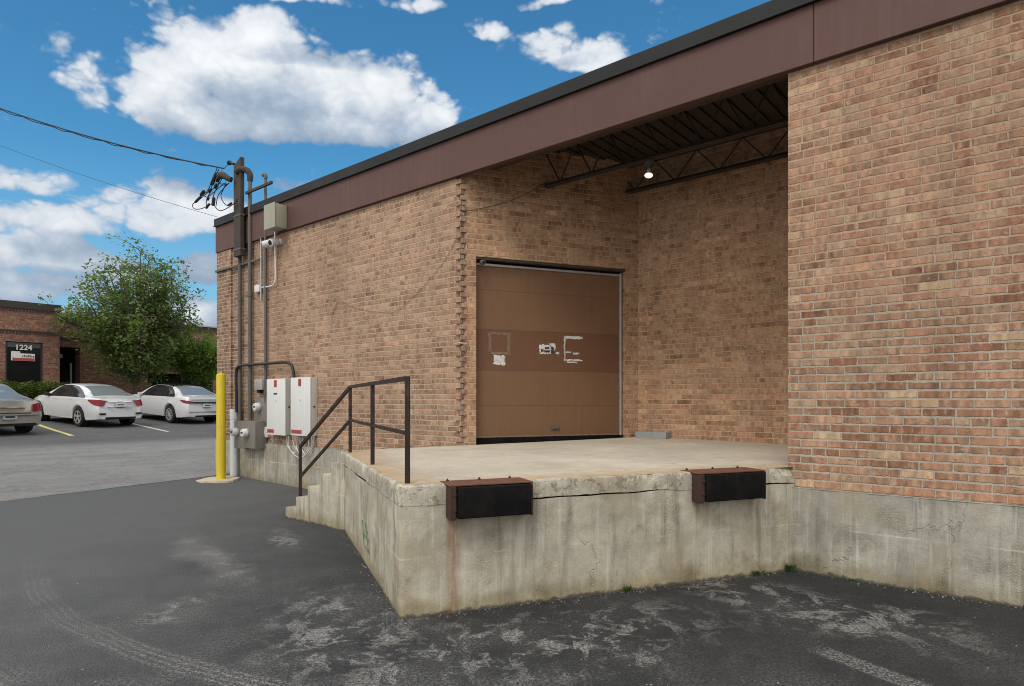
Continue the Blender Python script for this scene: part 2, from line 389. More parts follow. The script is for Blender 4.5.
def asphalt(name, base, new=True):
    m, t = newmat(name)
    p = t.pos(); x, y, z = t.sep(p)
    p2 = t.comb(x, y, 0.0)
    n0 = t.noise(p2, .25, 4, .55); n1 = t.noise(p2, 1.4, 5, .6); gr = t.m('ADD', t.m('MULTIPLY', t.noise(p2, 75, 3, .7), .6), t.m('MULTIPLY', t.noise(p2, 170, 2, .7), .4)); gv = t.vor(p2, 130)
    k = t.m('MULTIPLY', t.lin(n0, .3, .7, .84, 1.16), t.m('MULTIPLY', t.lin(n1, .3, .7, .88, 1.12), t.lin(gr, .34, .66, .25, 1.85)))
    k = t.m('MULTIPLY', k, t.m('MULTIPLY', t.lin(t.noise(p2, 9, 5, .7), .3, .7, .82, 1.2), t.lin(t.noise(t.v('ADD', p2, (3, 8, 0)), 28, 4, .7), .3, .7, .86, 1.16)))
    c = t.v('SCALE', base, None, k)
    sand = (.42, .405, .375) if new else (.30, .29, .27)
    # dusty sand: wind-blown blotches whose coverage is broken up by the stones
    sp_ = t.m('ADD', t.m('MULTIPLY', t.noise(p2, 48, 3, .75), .55), t.m('MULTIPLY', t.noise(p2, 110, 2, .7), .45))
    speck = t.ss(sp_, .45, .57)
    wp = t.v('ADD', p2, t.v('SCALE', t.noise(p2, 2.2, 3, .6, color=True), None, .32))
    if new:
        s1 = t.ss(t.noise(t.v('MULTIPLY', wp, (1.5, 2.1, 1)), 2.1, 8, .72), .515, .60)
        s2 = t.ss(t.noise(t.v('MULTIPLY', t.v('ADD', wp, (7, 3, 0)), (3.0, 1.3, 1)), 2.0, 8, .72), .525, .61)
        def zone(px, py, along, half_l, half_w):
            """soft oval patch on the ground, its long axis towards another pixel's ground point"""
            a0 = ground(px, py); a1 = ground(*along); dr = Vector((a1.x - a0.x, a1.y - a0.y, 0)).normalized()
            dv = t.v('SUBTRACT', p2, (a0.x, a0.y, 0))
            u = t.v('DOT_PRODUCT', dv, tuple(dr)); v = t.v('DOT_PRODUCT', dv, (-dr.y, dr.x, 0))
            wv = t.m('MULTIPLY', t.m('SUBTRACT', n1, .5), half_w * 1.6)
            return t.ss(t.v('LENGTH', t.comb(t.m('DIVIDE', u, half_l), t.m('DIVIDE', t.m('ADD', v, wv), half_w))), .25, 1.0, 1, 0)
        zs = [zone(205, 555, (150, 505), 1.9, .34), zone(175, 610, (215, 590), .55, .30), zone(345, 628, (300, 570), 1.4, .75), zone(285, 540, (310, 580), .9, .22), zone(560, 640, (700, 620), 1.7, .85), zone(800, 605, (950, 640), 1.6, .7), zone(450, 660, (560, 640), 1.0, .5)]
        area = zs[0]
        for q in zs[1:]: area = t.m('MAXIMUM', area, q)
        cov = t.m('MULTIPLY', t.m('MAXIMUM', t.m('MAXIMUM', s1, s2), t.m('MULTIPLY', zs[0], .45)), area)
        dust = t.m('MULTIPLY', t.ss(t.noise(p2, 1.1, 6, .65), .36, .66), t.m('ADD', t.m('MULTIPLY', area, .22), t.ss(y, 7.5, 3.2, .0, .48)))
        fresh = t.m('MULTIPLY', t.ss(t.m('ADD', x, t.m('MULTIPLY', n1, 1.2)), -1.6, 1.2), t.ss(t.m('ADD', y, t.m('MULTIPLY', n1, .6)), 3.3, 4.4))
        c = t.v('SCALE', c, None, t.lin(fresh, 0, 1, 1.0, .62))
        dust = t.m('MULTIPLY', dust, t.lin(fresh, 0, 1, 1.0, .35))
        c = t.mix(t.m('MULTIPLY', dust, t.m('MULTIPLY', speck, .75)), c, sand)
        c = t.mix(t.m('MULTIPLY', cov, t.m('MULTIPLY', t.lin(speck, 0, 1, .22, 1), .72)), c, sand)
        # a white dusty tyre print right of the dock
        a0, a1 = ground(820, 650), ground(905, 683); dr = Vector((a1.x - a0.x, a1.y - a0.y, 0)); ln = dr.length; dr.normalize()
        dv = t.v('SUBTRACT', p2, (a0.x, a0.y, 0)); u = t.v('DOT_PRODUCT', dv, tuple(dr)); v = t.m('ABSOLUTE', t.v('DOT_PRODUCT', dv, (-dr.y, dr.x, 0)))
        pr = t.m('MULTIPLY', t.ss(v, .06, .10, 1, 0), t.m('MULTIPLY', t.ss(u, -.1, .1), t.ss(u, ln + .3, ln + .7, 1, 0)))
        c = t.mix(t.m("MULTIPLY", pr, t.m("MULTIPLY", speck, .5)), c, sand)
        # a turning wheel's dusty track: arcs round one centre
        for (cx, cy, rad, wdt, amt) in TRACKS:
            a, b_, _ = t.sep(t.v('SUBTRACT', p2, (cx, cy, 0)))
            rr = t.m('SUBTRACT', t.v('LENGTH', t.comb(a, b_, 0.0)), rad)
            rr = t.m('ADD', rr, t.m('MULTIPLY', t.m('SUBTRACT', t.noise(p2, 1.2, 2), .5), .12))
            g = t.ss(t.m('ABSOLUTE', rr), wdt * .5, wdt * .5 + .05, 1, 0)
            strp = t.ss(t.m('SINE', t.m('MULTIPLY', rr, 125)), -.5, .5)
            g = t.m('MULTIPLY', g, t.m('MULTIPLY', t.m('ADD', .3, t.m('MULTIPLY', strp, .7)), t.ss(t.noise(p2, 1.6, 4, .6), .3, .6)))
            g = t.m('MULTIPLY', g, t.ss(y, 7.0, 5.0))
            c = t.mix(t.m('MULTIPLY', g, t.m('MULTIPLY', speck, amt)), c, sand)
        # left part is older and paler
        old = t.ss(t.m('ADD', x, t.m('MULTIPLY', t.m('SUBTRACT', n1, .5), 2.5)), -5.0, -.9, 1, 0)
        c = t.mix(t.m('MULTIPLY', old, .62), c, t.v('SCALE', (.15, .153, .153), None, t.lin(gr, .3, .7, .3, 1.7)))
        peb = t.m('MULTIPLY', t.ss(t.vor(p2, 9), .02, .035, 1, 0), t.m('GREATER_THAN', t.vor(p2, 9, out='Color'), .72))
        c = t.mix(t.m('MULTIPLY', peb, .8), c, (.45, .43, .4))
    else:
        q = t.v('DOT_PRODUCT', t.v('SUBTRACT', p, tuple(L0)), tuple(-D))
        st = t.noise(t.comb(t.m('MULTIPLY', q, 2.2), t.m('MULTIPLY', t.v('DOT_PRODUCT', p, tuple(N)), .22)), 1, 6, .62)
        c = t.v('SCALE', c, None, t.lin(st, .3, .7, .84, 1.12))
        dk = t.ss(t.m('ADD', q, t.m('MULTIPLY', n1, 1.2)), 5.6, 7.6)
        c = t.mix(t.m('MULTIPLY', dk, .62), c, (.035, .035, .037))
        crk = t.vor(t.v('ADD', p2, t.v('SCALE', t.noise(p2, 1.6, 4, .6, color=True), None, .9)), .32, 'DISTANCE_TO_EDGE')
        c = t.mix(t.m('MULTIPLY', t.ss(crk, .002, .008, 1, 0), .3), c, (.03, .03, .03))
    t.bsdf(c, t.lin(n1, .3, .7, .78, .92), 0, t.bump(t.m('ADD', gr, gv), .8, .01), .3)
    return m

def circ(p, q, r):
    ax, ay, bx, by, cx, cy = p[0], p[1], q[0], q[1], r[0], r[1]
    d = 2 * (ax * (by - cy) + bx * (cy - ay) + cx * (ay - by))
    ux = ((ax * ax + ay * ay) * (by - cy) + (bx * bx + by * by) * (cy - ay) + (cx * cx + cy * cy) * (ay - by)) / d
    uy = ((ax * ax + ay * ay) * (cx - bx) + (bx * bx + by * by) * (ax - cx) + (cx * cx + cy * cy) * (bx - ax)) / d
    return ux, uy, math.hypot(ax - ux, ay - uy)
TRACKS = []
c0 = circ(ground(33, 569), ground(90, 632), ground(242, 682)); TRACKS.append((*c0, .15, .5))
TRACKS.append((c0[0], c0[1], c0[2] + .62, .22, .28))
TRACKS.append((c0[0] + .3, c0[1] + .2, c0[2] + 1.05, .22, .25))
M['asphalt_new'] = asphalt('dark_asphalt', (.037, .0385, .040))
M['asphalt_old'] = asphalt('worn_grey_asphalt', (.215, .212, .205), False)

M['fascia'] = worn('brown_fascia_metal', (.100, .046, .036), .10, 1.2, .62, 0, .05, dirt=(.16, .10, .09), dirt_amt=.25)
M['coping'] = worn('charcoal_coping_metal', (.013, .0135, .0132), .12, 2, .6, .2, .03)
M['steel_dark'] = worn('dark_joist_steel', (.070, .052, .042), .25, 5, .7, .2, .1)
M['deck'] = worn('dark_roof_deck', (.044, .034, .027), .25, 3, .75, 0, .1)
M['roofing'] = worn('roof_membrane', (.12, .12, .12), .15, 2, .9)
M['door'] = worn('brown_door_paint', (.195, .104, .053), .07, 2.0, .58, 0, .06, dirt=(.13, .065, .035), dirt_amt=.35, grain=90)
M['door_mid'] = worn('dark_brown_door_paint', (.160, .076, .038), .08, 2.0, .55, 0, .06, dirt=(.115, .05, .028), dirt_amt=.35, grain=90)
M['galv'] = worn('galvanised_steel', (.42, .42, .41), .15, 6, .5, .5, .05)
M['galv_dull'] = worn('weathered_galvanised_steel', (.125, .118, .102), .22, 7, .65, .2, .06, dirt=(.12, .08, .055), dirt_amt=.4)
M['rubber'] = worn('black_rubber', (.005, .005, .005), .3, 8, .75, 0, .3, spec=.15, dirt=(.022, .018, .015), dirt_amt=.5)
M['rust'] = worn('rusty_steel', (.155, .065, .038), .4, 9, .85, .1, .5, dirt=(.06, .03, .022), dirt_amt=.7, grain=90)
M['rust_dark'] = worn('dark_rusty_steel', (.060, .030, .022), .4, 9, .85, .1, .5, dirt=(.03, .018, .014), dirt_amt=.6, grain=90)
M['rail'] = worn('brown_rail_paint', (.020, .012, .010), .3, 10, .5, .1, .15, dirt=(.12, .06, .035), dirt_amt=.4)
M['yellow'] = worn('yellow_bollard_paint', (.62, .47, .022), .08, 4, .5, 0, .08, dirt=(.35, .26, .05), dirt_amt=.5)
M['footing'] = worn('pale_footing_concrete', (.50, .42, .31), .15, 7, .9, 0, .5)
M['timber'] = worn('weathered_timber', (.062, .050, .041), .3, 3, .9, 0, .6, dirt=(.045, .036, .03), dirt_amt=.8)
M['meter_grey'] = worn('grey_meter_enclosure', (.205, .19, .16), .15, 6, .65, .15, .06, dirt=(.10, .085, .07), dirt_amt=.5)
M['beige_box'] = worn('olive_beige_enclosure', (.33, .32, .245), .08, 4, .55, 0, .04, dirt=(.2, .19, .14), dirt_amt=.5)
M['cabinet'] = worn('off_white_cabinet_paint', (.66, .66, .64), .04, 3, .45, 0, .02, dirt=(.48, .46, .42), dirt_amt=.35)
M['cabinet_side'] = worn('grey_beige_cabinet_side', (.50, .485, .44), .05, 3, .5, 0, .02, dirt=(.36, .34, .3), dirt_amt=.4)
M['red_label'] = worn('red_sticker', (.42, .075, .055), .15, 20, .5, 0, 0)
M['white_print'] = worn('white_print', (.70, .69, .66), .1, 30, .6, 0, 0)
M['dark_print'] = worn('dark_print', (.05, .05, .055), .1, 30, .6, 0, 0)
M['pvc'] = worn('white_pvc', (.56, .57, .58), .08, 5, .45, 0, .02, dirt=(.35, .34, .32), dirt_amt=.5)
M['black_plastic'] = worn('black_plastic', (.018, .018, .019), .2, 8, .45, 0, .05)
M['white_plastic'] = worn('white_plastic', (.62, .62, .61), .06, 6, .4, 0, .02)
M['dark_lens'] = worn('dark_lens', (.01, .01, .012), .1, 8, .08, 0, 0, spec=.8)
M['cable'] = worn('black_cable', (.016, .016, .016), .2, 8, .6, 0, .05)
M['white_cable'] = worn('grey_white_cable', (.50, .50, .49), .1, 8, .5, 0, .02)
M['paper'] = worn('torn_white_paper', (.66, .64, .60), .12, 40, .9, 0, .2)
M['tape'] = worn('grey_tape_residue', (.235, .16, .11), .3, 40, .9, 0, .2)
M['grit'] = worn('grey_grit', (.26, .245, .215), .4, 60, .95, 0, .2)
M['block'] = worn('grey_block', (.30, .31, .31), .15, 9, .85, 0, .4)
M['line_yellow'] = worn('worn_yellow_line_paint', (.60, .52, .18), .25, 9, .85, 0, .2, dirt=(.25, .23, .15), dirt_amt=.5)
M['line_white'] = worn('worn_white_line_paint', (.55, .54, .48), .25, 9, .85, 0, .2, dirt=(.2, .2, .18), dirt_amt=.6)
M['green_paint'] = worn('green_spray_paint', (.07, .16, .035), .3, 30, .8, 0, 0)
M['car_white'] = worn('white_car_paint', (.60, .605, .61), .01, 2, .22, 0, 0, coat=1.0, obj=True)
M['car_champagne'] = worn('champagne_car_paint', (.36, .33, .285), .02, 2, .3, .35, 0, coat=.8, obj=True)
M['car_black'] = worn('gloss_black_panel', (.012, .012, .013), .05, 3, .12, 0, 0, coat=.6, obj=True)
M['car_glass'] = worn('tinted_car_glass', (.014, .017, .019), .05, 3, .05, 0, 0, spec=.75, obj=True)
M['rear_glass'] = worn('pale_reflecting_car_glass', (.20, .22, .23), .05, 3, .05, .25, 0, spec=.9, obj=True)
M['car_dark'] = worn('black_car_trim', (.012, .012, .012), .1, 5, .6, 0, 0, obj=True)
M['tyre'] = worn('tyre_rubber', (.014, .014, .014), .15, 9, .85, 0, .1, obj=True)
M['rim'] = worn('alloy_rim', (.42, .42, .43), .1, 6, .4, .3, 0, obj=True)
M['tail'] = worn('red_tail_lamp', (.36, .014, .016), .08, 14, .12, 0, 0, spec=.7, obj=True)
M['plate'] = worn('licence_plate', (.42, .44, .47), .1, 30, .5, 0, 0, obj=True)
M['chrome'] = worn('chrome_trim', (.6, .6, .6), .05, 5, .15, 1, 0, obj=True)
M['cap_dark'] = worn('dark_parapet_brick', (.045, .037, .033), .2, 9, .8, 0, .2)
M['far_glass'] = worn('dark_shop_glass', (.008, .009, .010), .1, 1, .15, 0, 0, spec=.3)
M['far_frame'] = worn('dark_window_frame', (.03, .028, .026), .1, 5, .5, .3, 0)
M['far_panel'] = worn('grey_transom_panel', (.085, .09, .095), .1, 5, .4, .2, 0)
M['bark'] = worn('grey_brown_bark', (.075, .06, .047), .35, 14, .95, 0, .8)

def leaf(name, cols, trans=.35):
    m, t = newmat(name)
    rnd = t.white(t.v('SNAP', t.obj(), (.09, .09, .09)))
    big = t.noise(t.obj(), .9, 3, .6)
    k = t.m('ADD', t.m('MULTIPLY', rnd, .6), t.lin(big, .3, .7, 0.0, .4))
    c = t.ramp(k, [(0, cols[0]), (.5, cols[1]), (1, cols[2])])
    b = t.bsdf(c, .6, 0, None, .3)
    tr = t.n('ShaderNodeBsdfTranslucent'); t.put(tr.inputs[0], t.v('MULTIPLY', c, (1.3, 1.5, .7)))
    mx = t.n('ShaderNodeMixShader'); mx.inputs[0].default_value = trans
    t.t.links.new(b.outputs[0], mx.inputs[1]); t.t.links.new(tr.outputs[0], mx.inputs[2])
    t.t.links.new(mx.outputs[0], t.t.nodes['Material Output'].inputs[0])
    return m
M['leaf_tree'] = leaf('tree_leaf', [(.060, .090, .028), (.125, .17, .052), (.22, .27, .09)])
M['leaf_bright'] = leaf('bright_leaf', [(.09, .155, .03), (.16, .25, .048), (.26, .36, .09)])
M['leaf_hedge'] = leaf('hedge_leaf', [(.035, .06, .010), (.07, .105, .018), (.13, .16, .035)], .25)
M['leaf_weed'] = leaf('weed_leaf', [(.035, .065, .015), (.06, .10, .025), (.09, .13, .04)], .25)

# ------------------------------------------------------------------ ground
def sheet(name, qs, ps, lift, mat, keep=None):
    bm = bmesh.new(); g = []
    for q in qs:
        r_ = []
        for p in ps:
            w = L0 - D * q + N * p
            r_.append(bm.verts.new((w.x, w.y, hgt(w) + lift)))
        g.append(r_)
    for i in range(len(qs) - 1):
        for j in range(len(ps) - 1): bm.faces.new((g[i][j], g[i + 1][j], g[i + 1][j + 1], g[i][j + 1]))
    mb = MB(); mb.bm.free(); mb.bm = bm
    return struct(mb.build(name, mat, uv=False, smooth=180))
qs = [-400, -200, -100, -60, -40, -30] + [-25 + i * .5 for i in range(95)] + [24, 26, 30, 40, 60, 100, 200, 400]
ps = [-400, -200, -100, -60, -40, -25, -18] + [-12 + i for i in range(45)] + [40, 60, 100, 200, 400]
sheet('ground', qs, ps, 0, M['asphalt_new'])
# old pavement beyond the seam
sa, sb = ground(0, 502), ground(205, 477)
def qp(w): w = w - L0; return -w.dot(D), w.dot(N)
(qa, pa), (qb, pb) = qp(sa), qp(sb)
bm = bmesh.new(); rows = []
pl = [-60, -30, -15, -8, -4] + [-2 + i * .25 for i in range(90)] + [22, 26, 32, 45, 60]
for p in pl:
    t_ = (p - pb) / (pa - pb); q0 = qb + (qa - qb) * max(min(t_, 2.5), -.2) + .05 * noise.noise(Vector((p * 1.7, 0, 3))) + .02 * noise.noise(Vector((p * 9, 0, 3)))
    row = []
    for q in [q0, q0 + .3] + [q0 + .3 + .8 * i for i in range(1, 25)] + [28, 40, 60]:
        w = L0 - D * q + N * p
        row.append(bm.verts.new((w.x, w.y, hgt(w) + .006)))
    rows.append(row)
for a, b in zip(rows, rows[1:]):
    for k in range(len(a) - 1): bm.faces.new((a[k], a[k + 1], b[k + 1], b[k]))
mb = MB(); mb.bm.free(); mb.bm = bm
struct(mb.build('parking_lot', M['asphalt_old'], uv=False, smooth=180))
def stripe(a, b, w, mat):
    a, b = Vector(a), Vector(b); dr = (b - a); dr.z = 0; dr.normalize(); sd = Vector((-dr.y, dr.x, 0))
    bm = bmesh.new(); pr = None
    L = (b - a).length
    for i in range(31):
        c = a.lerp(b, i / 30); e = w / 2 * (1 + .12 * noise.noise(c * 3))
        l = c + sd * e; r_ = c - sd * e
        v = [bm.verts.new((q.x, q.y, hgt(q) + .011)) for q in (l, r_)]
        if pr: bm.faces.new((pr[0], pr[1], v[1], v[0]))
        pr = v
    mb = MB(); mb.bm.free(); mb.bm = bm
    return struct(mb.build('parking_line', mat, uv=False))
ya, yb = ground(72, 436), ground(30, 422)
stripe(ya, ya + (yb - ya) * 1.15, .13, M['line_yellow'])
wa, wb = ground(168, 432), ground(137, 425)
stripe(wa, wa + (wb - wa) * 1.3, .11, M['line_white'])

# ------------------------------------------------------------------ the brick warehouse
bld = thing('brick_warehouse', F(-4, -3, 0), 'tan brick warehouse with brown metal fascia and a recessed loading bay', 'building')
T = .30
# left facade with a slightly proud end pier
mb = MB()
tooth = .09
aL = F(S_L0 + .62, 0, 0); aC = F(S_P1 - tooth, 0, 0)
mb.prism([aL, aC, aC - N * T, aL - N * T], Z_BRICK + .002, Z_FAS + .4)
mb.build('brick_wall', M['brick_left'], bld)
mb = MB()
mb.prism([F(S_L0, .03, 0), F(S_L0 + .62, .03, 0), F(S_L0 + .62, -T, 0), F(S_L0, -T, 0)], Z_BRICK + .002, Z_FAS + .02)
mb.build('brick_pier', M['brick_left'], bld)
# door wall with the opening
t0, t1 = .225, 2.63
dz0, dz1 = 1.02, 3.585
def DW(t, o, z): return P1 + EE * t + G * o + UP * z
Lw = (P3 - P1).length
mb = MB()
def dwblock(a, b, z0, z1): mb.prism([DW(a, 0, 0), DW(b, 0, 0), DW(b, -T, 0), DW(a, -T, 0)], z0, z1)
dwblock(t1, Lw + .3, .7, dz1); dwblock(tooth, t0, .7, dz1)
dwblock(tooth, Lw + .3, dz1, Z_TOP - .1)
mb.build('brick_door_wall', M['brick_bay'], bld)
# rear wall of the bay
mb = MB()
b0 = P3 - D * .001; b1 = P3 + D * 4.6; nb = N
mb.prism([b0, b1, b1 - N * T, b0 - N * T], .7, Z_TOP - .1)
mb.build('brick_bay_wall', M['brick_bay'], bld)
# right facade, and its return into the bay
RE = 11.0
mb = MB()
mb.prism([F(0, 0, 0), F(RE, 0, 0), F(RE, -T, 0), F(0, -T, 0)], Z_BRICK + .002, Z_FAS + .4)
mb.build('brick_wall', M['brick_right'], bld)
mb = MB()
mb.prism([F(.03, -T, 0), F(.3, -T, 0), F(.3, -3.9, 0), F(.03, -3.9, 0)], .7, Z_TOP - .1)
mb.build('brick_return_wall', M['brick_bay'], bld)
# toothed corner: courses laid square to one wall, then to the other
mb = MB()
ncourse = int((Z_FAS - Z_BRICK) / HC) + 2
core = [P1 - D * tooth - N * .006, P1 + (EE - D) * .5 * tooth - (N + G) * .008, P1 + EE * tooth - G * .006, P1 + EE * tooth - G * .25, P1 - D * tooth - N * .25]
mb.prism(core, .7, Z_FAS + .3)
random.seed(3)
for i in range(ncourse):
    z0 = Z_BRICK + i * HC + .004; z1 = z0 + HC - .009
    j = random.uniform(-.012, .010)
    if i % 2: pl = [P1 - D * tooth, P1 + D * j, P1 + D * j - N * .1, P1 - D * tooth - N * .1]
    else: pl = [P1 + EE * tooth, P1 + EE * j, P1 + EE * j - G * .1, P1 + EE * tooth - G * .1]
    mb.prism(pl, z0, z1)
mb.build('toothed_corner', M['brick_left'], bld)
for i in random.sample(range(3, ncourse - 4), 9):        # notches slushed up with mortar
    mb = MB(); z0 = Z_BRICK + i * HC + .01; k_ = random.uniform(.35, .8)
    if i % 2: mb.prism([P1 + EE * .004 - G * .01, P1 + EE * tooth * k_ - G * .012, P1 + EE * tooth * k_ - G * .08, P1 - G * .08], z0, z0 + HC - .022)
    else: mb.prism([P1 - D * .004 - N * .01, P1 - D * tooth * k_ - N * .012, P1 - D * tooth * k_ - N * .08, P1 - N * .08], z0, z0 + HC - .022)
    mb.build('corner_mortar', M['grit'], bld)
# foundation
def rough_wall(path, z0, z1, cell, amp, mb, seed=0):
    """vertical sheet of concrete along a plan path, displaced a little; z0, z1 may be functions of the point"""
    pts = []
    for a, b in zip(path, path[1:]):
        n = max(1, int((b - a).length / cell))
        for k in range(n): pts.append(a.lerp(b, k / n))
    pts.append(path[-1])
    zz = lambda z, p: z(p) if callable(z) else z
    nz = max(2, int((zz(z1, pts[0]) - zz(z0, pts[0])) / cell))
    rows = []
    for i, p in enumerate(pts):
        t = (pts[min(i + 1, len(pts) - 1)] - pts[max(i - 1, 0)]).normalized(); nrm = Vector((t.y, -t.x, 0))
        a, b = zz(z0, p), zz(z1, p); col = []
        for k in range(nz + 1):
            q = p + UP * (a + (b - a) * k / nz)
            d = noise.fractal(q * 5 + Vector((seed, 0, 0)), .8, 2, 4) * amp + noise.noise(q * 40) * amp * .35
            col.append(mb.bm.verts.new(q + nrm * d))
        rows.append(col)
    for a, b in zip(rows, rows[1:]):
        for k in range(nz): mb.bm.faces.new((a[k], b[k], b[k + 1], a[k + 1]))
    return rows
mb = MB()
rough_wall([F(-.01, .055, 0), F(RE, .055, 0)], -.4, Z_BRICK, .05, .006, mb, 4)
mb.poly([F(-.01, .06, Z_BRICK - .002), F(RE, .06, Z_BRICK - .002), F(RE, -.05, Z_BRICK), F(-.01, -.05, Z_BRICK)])
mb.build('concrete_base', M['base'], bld, smooth=60)
mb = MB()
rough_wall([F(S_L0 - .03, .055, 0), F(S_P1 + .2, .055, 0)], -.4, Z_BRICK, .05, .006, mb, 9)
mb.poly([F(S_L0 - .03, .06, Z_BRICK - .002), F(S_P1 + .2, .06, Z_BRICK - .002), F(S_P1 + .2, -.05, Z_BRICK), F(S_L0 - .03, -.05, Z_BRICK)])
mb.poly([F(S_L0 - .03, .055, -.4), F(S_L0 - .03, .055, Z_BRICK), F(S_L0 - .03, -8, Z_BRICK), F(S_L0 - .03, -8, -.4)])
mb.build('concrete_base', M['base'], bld, smooth=60)
# side and rear walls (away from the street)
mb = MB()
mb.prism([F(S_L0, -T, 0), F(S_L0 + T, -T, 0), F(S_L0 + T, -22, 0), F(S_L0, -22, 0)], -.3, Z_FAS + .1)
mb.prism([F(S_L0 + T, -22, 0), F(RE, -22, 0), F(RE, -21.7, 0), F(S_L0 + T, -21.7, 0)], -.3, Z_FAS + .1)
mb.prism([F(RE - T, -T, 0), F(RE, -T, 0), F(RE, -21.7, 0), F(RE - T, -21.7, 0)], -.3, Z_FAS + .1)
mb.build('brick_side_wall', M['brick_left'], bld)
# fascia in lengths with open seams, coping with a drip edge
mb = MB()
seams = [S_L0 - .01, S_L0 + .55, .62, 4.3, 8.0, RE + .05]
sea = onfac(813, 60, .07)[0]; seams[2] = sea
for a, b in zip(seams, seams[1:]):
    o_ = .055
    mb.box(F(a + .002, -.03, Z_FAS), D * (b - a - .004), N * (.03 + o_), UP * (Z_COP - Z_FAS + .02), .006, 1)
mb.build('fascia', M['fascia'], bld)
mb = MB()
mb.box(F(S_L0 - .02, -T, Z_COP), D * (RE - S_L0 + .2), N * (T + .085), UP * (Z_TOP - Z_COP), .01, 2)
mb.box(F(S_L0 - .02, .086, Z_COP + .001), D * (RE - S_L0 + .2), N * .012, UP * .02)
mb.box(F(S_L0 - .02, -22, Z_COP + .012), D * .42, N * (22 - T - .005), UP * (Z_TOP - Z_COP - .012))
mb.build('coping', M['coping'], bld)
mb = MB()
mb.box(F(S_L0 + .05, -22, Z_TOP - .1), D * (RE - S_L0 - .1), N * (22 - .05), UP * .05)
mb.build('roof', M['roofing'], bld)
# steel over the bay
mb = MB()
zd = 5.20
x0 = -4.6; 
k = x0
while k < .4:                                                   # ribbed deck, ribs run into the building
    mb.box(F(k, -4.2, zd), D * .09, N * 4.1, UP * .05)
    mb.box(F(k + .09, -4.2, zd + .028), D * .09, N * 4.1, UP * .02)
    k += .18
mb.build('roof_deck', M['deck'], bld)
def joist(o, zl, zh, s0, s1, npan):
    mb = MB()
    for dz in (zl, zh):
        for do in (-.03, .03):
            mb.box(F(s0, o + do - .02, dz), D * (s1 - s0), N * .04, UP * .008)
            mb.box(F(s0, o + do * .4 - .004, dz + .008), D * (s1 - s0), N * .008, UP * .045)
    st = (s1 - s0) / npan
    for i in range(npan):
        a = s0 + i * st
        mb.tube([F(a, o, zh), F(a + st / 2, o, zl + .02)], .011, 6)
        mb.tube([F(a + st / 2, o, zl + .02), F(a + st, o, zh)], .011, 6)
    return mb.build('roof_joist', M['steel_dark'], bld)
oA = (hit_plane(545, 186.5, P1, G) - P2).dot(N)
zA = hit_plane(545, 186.5, P1, G).z
oB = (P3 - P2).dot(N) + .16
joist(oA, zA - .02, zA + .50, -3.72, .0, 7)
pB = hit_plane(621, 194.5, P2 + N * oB, N)
joist(oB, pB.z - .01, zd - .06, (P3 - P2).dot(D) - .28, .0, 5)
mb = MB()                                                       # edge beam behind the fascia
mb.box(F(-4.4, -.40, Z_FAS + .17), D * 4.42, N * .09, UP * .24)
mb.box(F(-4.4, -.44, Z_FAS + .158), D * 4.42, N * .17, UP * .012)
mb.box(F(-4.4, -.44, Z_FAS + .412), D * 4.42, N * .17, UP * .012)
mb.build('edge_beam', M['steel_dark'], bld)
for s_ in (-3.2, -2.3, -1.2):
    mb = MB(); mb.box(F(s_, oA, zd - .05), D * .05, N * (-oA - .4), UP * .05); mb.build('deck_brace', M['steel_dark'], bld)

# overhead door
door = MB()
rec = -.12
segs = [(0, .222, 0), (.222, .446, 0), (.446, .612, 0)]
H_ = dz1 - .10 - (dz0 + .03)
ys = [1.0, .862, .632, .393, .186, 0]                            # panel joints from the top
def door_panel(i, mat, nm, par):
    z1 = dz0 + .03 + H_ * ys[i]; z0 = dz0 + .03 + H_ * ys[i + 1]
    b = MB(); b.box(DW(t0 + .01, rec - .04, z0 + .0007), EE * (t1 - t0 - .05), G * .04, UP * (z1 - z0 - .0014), .0012, 1)
    return b.build(nm, mat, par)
root = door_panel(0, M['door'], 'overhead_door', bld)
root['label'] = 'brown sectional overhead door with torn sticker remains'
for i in (1, 2, 3, 4):
    o = door_panel(i, M['door_mid'] if i == 2 else M['door'], 'door_panel', root)
    if i == 2: o['label'] = 'darker brown middle door panel with torn stickers'
b = MB(); b.box(DW(t0, rec - .08, dz0 - .12), EE * (t1 - t0), G * .12, UP * .145); b.build('bottom_seal', M['rubber'], root)
b = MB()
b.box(DW(t0 + .02, rec - .0, dz0 + .03), EE * (t1 - t0 - .09), G * .006, UP * .018)
b.build('bottom_edge_strip', M['tape'], root)
b = MB()
b.box(DW(t1 - .05, rec - .06, dz0 - .03), EE * .028, G * .10, UP * (dz1 - dz0 - .02), .004, 1)
b.box(DW(t1 - .018, rec - .06, dz0 - .03), EE * .018, G * .06, UP * (dz1 - dz0 - .0))
b.build('door_track', M['galv'], root)
b = MB()
b.box(DW(t0 + .01, rec - .02, dz1 - .098), EE * (t1 - t0 - .06), G * .045, UP * .03)
b.build('top_rail', M['galv'], root)
b = MB(); b.box(DW(t0 - .02, -T, dz1 - .032), EE * (t1 - t0 + .04), G * (T - .01), UP * .03); b.build('door_lintel', M['steel_dark'], bld)
b = MB(); b.box(DW(t0 - .1, -T, .7), EE * (t1 - t0 + .4), G * .1, UP * 3.2); b.build('door_backing', M['steel_dark'], root)
def ondoor(px, py, o=rec + .002): 
    p = hit_plane(px, py, P1 + G * o, G); return (p - P1).dot(EE), p.z
